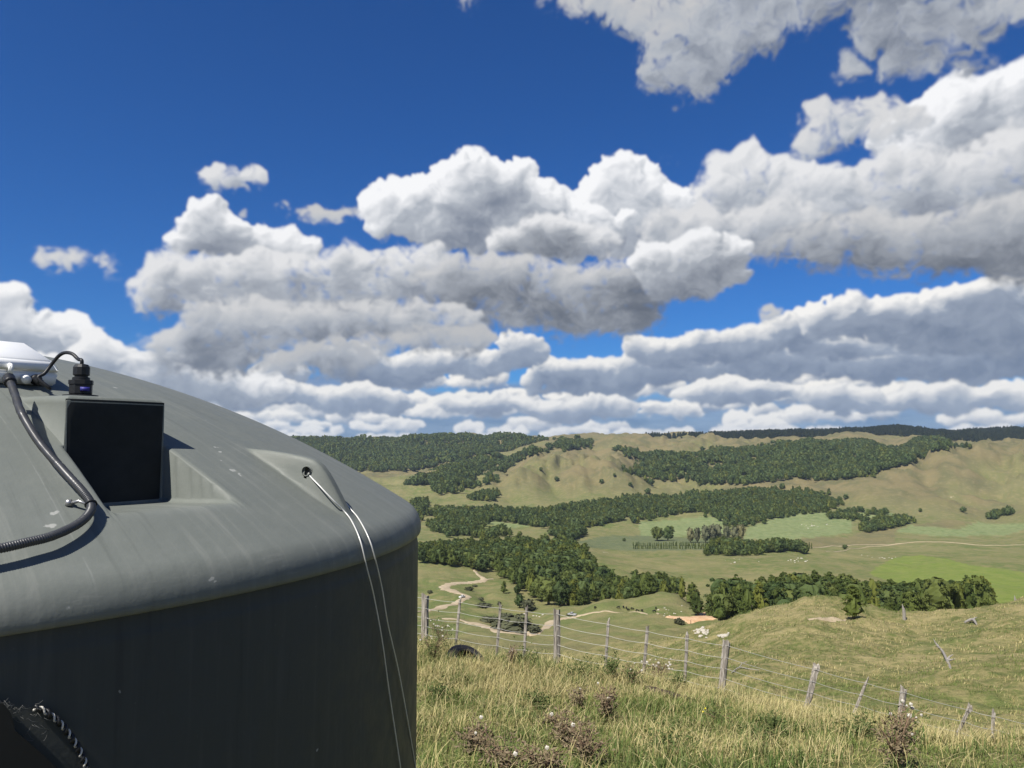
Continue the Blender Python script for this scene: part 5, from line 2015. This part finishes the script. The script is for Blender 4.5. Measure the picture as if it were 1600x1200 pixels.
def dead_wood(name, label, pix, radii, branches=(), near=30, lift=.15, mat=None):
    P = [at(px, py, near) for px, py in pix]
    o = tag(empty(name, tuple(P[0])), label, 'dead wood')
    base = P[0].copy()
    pts_ = [p - base + Vector((0, 0, lift * (1 + .8 * math.sin(i * 1.9)))) for i, p in enumerate(P)]
    obj('trunk', tubes_mesh('trunk', [(spline(pts_, 4), list(np.interp(np.linspace(0, 1, 4 * (len(pts_) - 1) + 1), np.linspace(0, 1, len(radii)), radii)))], mat or m_grey, 8, False), o)
    for b in branches:
        Q = [Vector(q) for q in b]
        obj('branch', tubes_mesh('branch', [([pts_[int(Q[0].x)]] + [pts_[int(Q[0].x)] + q for q in Q[1:]], list(np.linspace(radii[-1] * 1.4, .03, len(Q))))], mat or m_grey, 6, False), o)
    return o


dead_wood('fallen_branch', 'bleached forked dead branch lying on the slope', [(1466, 1012), (1473, 1022), (1480, 1033), (1485, 1045)], [.08, .14, .17, .12],
          [((2, 0, 0), (.4, .2, .35), (.9, .3, .6)), ((2, 0, 0), (.35, -.3, .15), (.7, -.5, .3)), ((0, 0, 0), (-.25, .2, .4), (-.45, .3, .9)), ((1, 0, 0), (-.2, .15, .3), (-.6, .1, .5))], 60, .2)
dead_wood('fallen_branch', 'thin grey fallen branch on the slope behind a fence post', [(1143, 1053), (1155, 1046), (1170, 1046), (1186, 1048)], [.05, .07, .06, .03], [((1, 0, 0), (.4, .3, .35), (1.0, .5, .5))], 40, .12)
dead_wood('fallen_log', 'short grey log lying on the far right shoulder of the knoll', [(1508, 975), (1520, 973), (1526, 977)], [.18, .26, .12], [((1, 0, 0), (.4, 0, .25), (.8, .1, .3))], 60, .3)
sp_ = at(1413, 968, 60)
st_ = tag(empty('dead_stump', tuple(sp_)), 'tall pointed bleached stump on the saddle of the knoll', 'stump')
obj('trunk', tubes_mesh('trunk', [([(0, 0, -.2), (.0, 0, .9), (-.12, 0, 1.9), (-.28, 0, 2.7)], [.30, .27, .20, .03])], m_grey, 8, False), st_)
obj('spike', tubes_mesh('spike', [([(.1, 0, .7), (.14, 0, 1.5), (.10, 0, 2.0)], [.16, .11, .02])], m_grey, 6, False), st_)
sp_ = at(1586, 938, 60)
st_ = tag(empty('dead_stump', tuple(sp_)), 'small white stump on the skyline of the right shoulder', 'stump')
obj('trunk', tubes_mesh('trunk', [([(0, 0, -.2), (0, 0, .6), (-.1, 0, 1.2)], [.22, .18, .03])], m_grey, 8, False), st_)
obj('root', tubes_mesh('root', [([(0, 0, .15), (.4, 0, .12), (.8, 0, .0)], [.14, .10, .04])], m_grey, 6, False), st_)

# ------------------------------------------------------------------ pale rocks
m_rock = plain('pale_rock', (.42, .385, .32), .9, .15, nscale=2.5, var=.3)
rock_me = []
for k in range(4):
    bm = bmesh.new()
    bmesh.ops.create_icosphere(bm, subdivisions=2, radius=1.0)
    for v in bm.verts:
        q = v.co.normalized()
        v.co = q * (1 + .45 * (mnoise.noise(q * 1.4 + Vector((k * 9.1, 0, 0)))) + .15 * mnoise.noise(q * 4 + Vector((k * 5, 3, 0))))
        v.co.z *= .62
    me = bpy.data.meshes.new('rock')
    bm.to_mesh(me)
    bm.free()
    me.materials.append(m_rock)
    rock_me.append(me)


def rocks(pix_c, spread, n, smin, smax, label, group, seed, near=60):
    rg = np.random.default_rng(seed)
    for _ in range(n):
        p = at(pix_c[0] + rg.normal() * spread[0], pix_c[1] + rg.normal() * spread[1], near)
        o = obj('rock', rock_me[rg.integers(0, 4)], None, (p.x, p.y, p.z + .1))
        s = rg.uniform(smin, smax)
        o.scale = (s, s * rg.uniform(.7, 1.2), s * rg.uniform(.6, 1.1))
        o.rotation_euler = (0, 0, rg.uniform(0, 6.28))
        tag(o, label, 'rock', group)


rocks((1098, 987), (9, 4), 26, .22, .55, 'pale rock in the heap on the slope below the bare bank', 'rock heap below the bare bank', 1)
rocks((1130, 994), (4, 2), 8, .25, .6, 'pale rock beside the heap where the knoll begins', 'rocks where the knoll begins', 2)
rocks((1047, 957), (9, 4), 13, .25, .6, 'pale rock on the face of the spur above the bare bank', 'rocks on the face of the spur', 3)
rocks((1245, 877), (14, 3), 11, .5, 1.5, 'pale outcrop on the meadow above the grove', 'outcrops on the meadow', 4, 400)
rocks((1160, 877), (16, 3), 8, .4, 1.2, 'pale outcrop on the meadow left of the larger outcrops', 'small outcrops on the meadow', 5, 400)
rocks((1375, 870), (18, 1.5), 9, .6, 1.6, 'long pale outcrop at the edge of the bright green paddock', 'outcrops at the edge of the green paddock', 6, 400)
rocks((1278, 822), (10, 4), 10, .8, 2.2, 'pale rock in the middle of the blue-green crop', 'rocks in the crop', 7, 400)
rocks((835, 962), (9, 2), 6, .5, 1.0, 'pale rock in the gully above the track', 'rocks in the gully', 8)

# ------------------------------------------------------------------ utes and cattle far down the valley side
m_paint = plain('silver_paint', (.45, .46, .47), .35, .5, .3, var=.08)
m_paint2 = plain('white_paint', (.70, .70, .68), .4, .5, 0, var=.05)
m_glass = plain('dark_glass', (.015, .018, .02), .12, .6, 0)
m_lamp = plain('lamp_lens', (.55, .10, .06), .3, .5)


def prism(name, outline, y0, y1, mat, bevel=.05):
    """side outline (x,z) extruded across the width"""
    bm = bmesh.new()
    a = [bm.verts.new((x, y0, z)) for x, z in outline]
    b = [bm.verts.new((x, y1, z)) for x, z in outline]
    bm.faces.new(a)
    bm.faces.new(list(reversed(b)))
    n = len(outline)
    for i in range(n):
        bm.faces.new((a[i], b[i], b[(i + 1) % n], a[(i + 1) % n]))
    bmesh.ops.recalc_face_normals(bm, faces=bm.faces)
    if bevel:
        bmesh.ops.bevel(bm, geom=list(bm.edges), offset=bevel, segments=2, affect='EDGES')
    me = bpy.data.meshes.new(name)
    bm.to_mesh(me)
    bm.free()
    me.materials.append(mat)
    return me


def ute(px, py, rz, paint, label):
    p = at(px, py, 60)
    o = tag(empty('pickup_truck', (p.x, p.y, p.z + .55), rz), label, 'pickup truck')
    obj('body', prism('body', [(-2.5, .35), (-2.5, 1.0), (-.4, 1.0), (-.4, 1.05), (1.2, 1.05), (2.4, .95), (2.55, .7), (2.5, .35)], -.9, .9, paint), o)
    obj('cab', prism('cab', [(-.5, 1.0), (-.35, 1.68), (.75, 1.70), (1.35, 1.04)], -.80, .80, paint), o)
    obj('windscreen', prism('windscreen', [(.80, 1.64), (1.33, 1.09), (1.38, 1.09), (.85, 1.66)], -.68, .68, m_glass, 0), o)
    obj('rear_window', prism('rear_window', [(-.53, 1.08), (-.41, 1.60), (-.38, 1.60), (-.49, 1.08)], -.64, .64, m_glass, 0), o)
    for s in (-1, 1):
        obj('window', prism('window', [(-.34, 1.12), (-.24, 1.58), (.66, 1.60), (1.08, 1.12)], s * .80, s * .825, m_glass, 0), o)
        obj('tail_lamp', prism('tail_lamp', [(-2.53, .7), (-2.53, .95), (-2.48, .95), (-2.48, .7)], s * .7, s * .86, m_lamp, 0), o)
        for x in (-1.5, 1.6):
            w = obj('wheel', tubes_mesh('wheel', [([(x, s * .68, .38), (x, s * .94, .38)], .38)], m_rubber, 18), o)
            obj('rim', tubes_mesh('rim', [([(x, s * .93, .38), (x, s * .955, .38)], .20)], m_paint2, 12), w)
    return o


ute(894, 963, 2.6, m_paint, 'silver pickup truck parked where the track climbs out of the gully')
ute(722, 935, .9, m_paint2, 'white pickup truck on the bend of the switchback track')

m_cow = plain('black_hide', (.010, .009, .009), .7, .2, nscale=3)


def cow_mesh():
    """one continuous body grown from a joint skeleton"""
    J = {'rump': (-.75, 0, 1.12, .30), 'loin': (-.3, 0, 1.10, .36), 'chest': (.35, 0, 1.05, .38), 'neck': (.75, 0, 1.0, .22), 'poll': (1.05, 0, .72, .15), 'muzzle': (1.22, 0, .38, .09),
         'tail1': (-1.02, 0, 1.05, .05), 'tail2': (-1.08, 0, .55, .035)}
    E = [('rump', 'loin'), ('loin', 'chest'), ('chest', 'neck'), ('neck', 'poll'), ('poll', 'muzzle'), ('rump', 'tail1'), ('tail1', 'tail2')]
    for s, n in ((-1, 'r'), (1, 'l')):
        J['hip' + n] = (-.72, .22 * s, .86, .19); J['hock' + n] = (-.86, .22 * s, .46, .085); J['hfoot' + n] = (-.78, .22 * s, .02, .07)
        J['sho' + n] = (.45, .20 * s, .80, .17); J['knee' + n] = (.48, .20 * s, .42, .085); J['ffoot' + n] = (.46, .20 * s, .02, .07)
        J['ear' + n] = (.98, .24 * s, .80, .05)
        E += [('rump', 'hip' + n), ('hip' + n, 'hock' + n), ('hock' + n, 'hfoot' + n), ('chest', 'sho' + n), ('sho' + n, 'knee' + n), ('knee' + n, 'ffoot' + n), ('poll', 'ear' + n)]
    names = list(J)
    me = bpy.data.meshes.new('cow_skeleton')
    me.from_pydata([J[k][:3] for k in names], [(names.index(a), names.index(b)) for a, b in E], [])
    o = bpy.data.objects.new('cow_skeleton', me)
    col.objects.link(o)
    o.modifiers.new('skin', 'SKIN')
    o.modifiers.new('sub', 'SUBSURF').levels = 1
    for i, k in enumerate(names):
        me.skin_vertices[0].data[i].radius = (J[k][3], J[k][3])
    me.skin_vertices[0].data[names.index('loin')].use_root = True
    dg = bpy.context.evaluated_depsgraph_get()
    out = bpy.data.meshes.new_from_object(o.evaluated_get(dg))
    bpy.data.objects.remove(o)
    bpy.data.meshes.remove(me)
    out.name = 'cow'
    out.materials.clear()
    out.materials.append(m_cow)
    return out


cow = cow_mesh()
for i, (px, py) in enumerate(((930, 951), (966, 951), (974, 950), (979, 952), (982, 954.5), (988, 953), (996, 956), (1003, 956), (1022, 957), (1025, 952))):
    p = at(px, py, 60)
    o = obj('cow', cow, None, (p.x, p.y, p.z))
    o.scale = (.95, .95, .95)
    o.rotation_euler = (0, 0, rng.uniform(0, 6.28))
    tag(o, 'black cow grazing in the loose herd on the grassy spur', 'cow', 'cattle grazing on the spur')

# dark scrub dotted over the benches
for i, (px, py, h, w) in enumerate(((672, 927, 2.2, 1.2), (733, 923, 3.0, 1.4), (742, 917, 1.6, 1.6), (752, 939, 2.4, 1.3), (780, 946, 2.6, .8), (757, 948, 2.2, 2.6), (794, 900, 2.5, 1.2), (1060, 975, 2.6, 1.0), (1066, 976, 1.8, 1.0), (887, 962, 1.2, 1.0),
                                     (835, 988, 3.2, 1.5), (765, 972, 3.0, 2.2), (790, 968, 3.5, 1.8))):
    p = at(px, py, 60)
    plant_tree('shrub', p.x, p.y, h, 'small dark shrub dotted on the grassy benches round the tracks', 'shrubs dotted round the tracks', 'shrub', 'shrub', wide=w)
for i, (px, py, h) in enumerate(((812, 838, 9), (770, 836, 8), (908, 836, 9), (1320, 858, 7), (1228, 856, 9), (1175, 858, 9), (1505, 801, 14), (1438, 800, 9), (870, 752, 14), (845, 736, 12), (940, 756, 14), (655, 745, 16), (672, 748, 14), (1012, 772, 16), (985, 760, 12), (960, 745, 10), (710, 760, 14), (1355, 806, 10),
                                 (1050, 828, 8), (975, 846, 6))):
    p = at(px, py, 300)
    plant_tree('broadleaf', p.x, p.y, h, 'scattered tree on open pasture of the far valley', 'scattered trees in the far valley', 'tree', 'tree', wide=1.25)

# ------------------------------------------------------------------ the air of the valley
m_haze = bpy.data.materials.new('haze')
m_haze.use_nodes = True
nt_h = m_haze.node_tree
nt_h.nodes.clear()
ho = nt_h.nodes.new('ShaderNodeOutputMaterial')
pv_ = nt_h.nodes.new('ShaderNodeVolumePrincipled')
pv_.inputs['Color'].default_value = (.62, .76, 1.0, 1)
pv_.inputs['Density'].default_value = HAZE_DENSITY
pv_.inputs['Anisotropy'].default_value = .25
nt_h.links.new(pv_.outputs[0], ho.inputs['Volume'])
zlo, zhi, hw = float(Zt.min()) - 1.5, float(Zt.max()) + 30.0, 9300.0
hv = np.array([(x, y, z) for z in (zlo, zhi) for x, y in ((-hw, -hw), (hw, -hw), (hw, hw), (-hw, hw))])
hz_o = tag(obj('haze', mesh_np('haze', hv, np.array([(3, 2, 1, 0), (4, 5, 6, 7), (0, 1, 5, 4), (1, 2, 6, 5), (2, 3, 7, 6), (3, 0, 4, 7)]), m_haze, False)), kind='stuff')
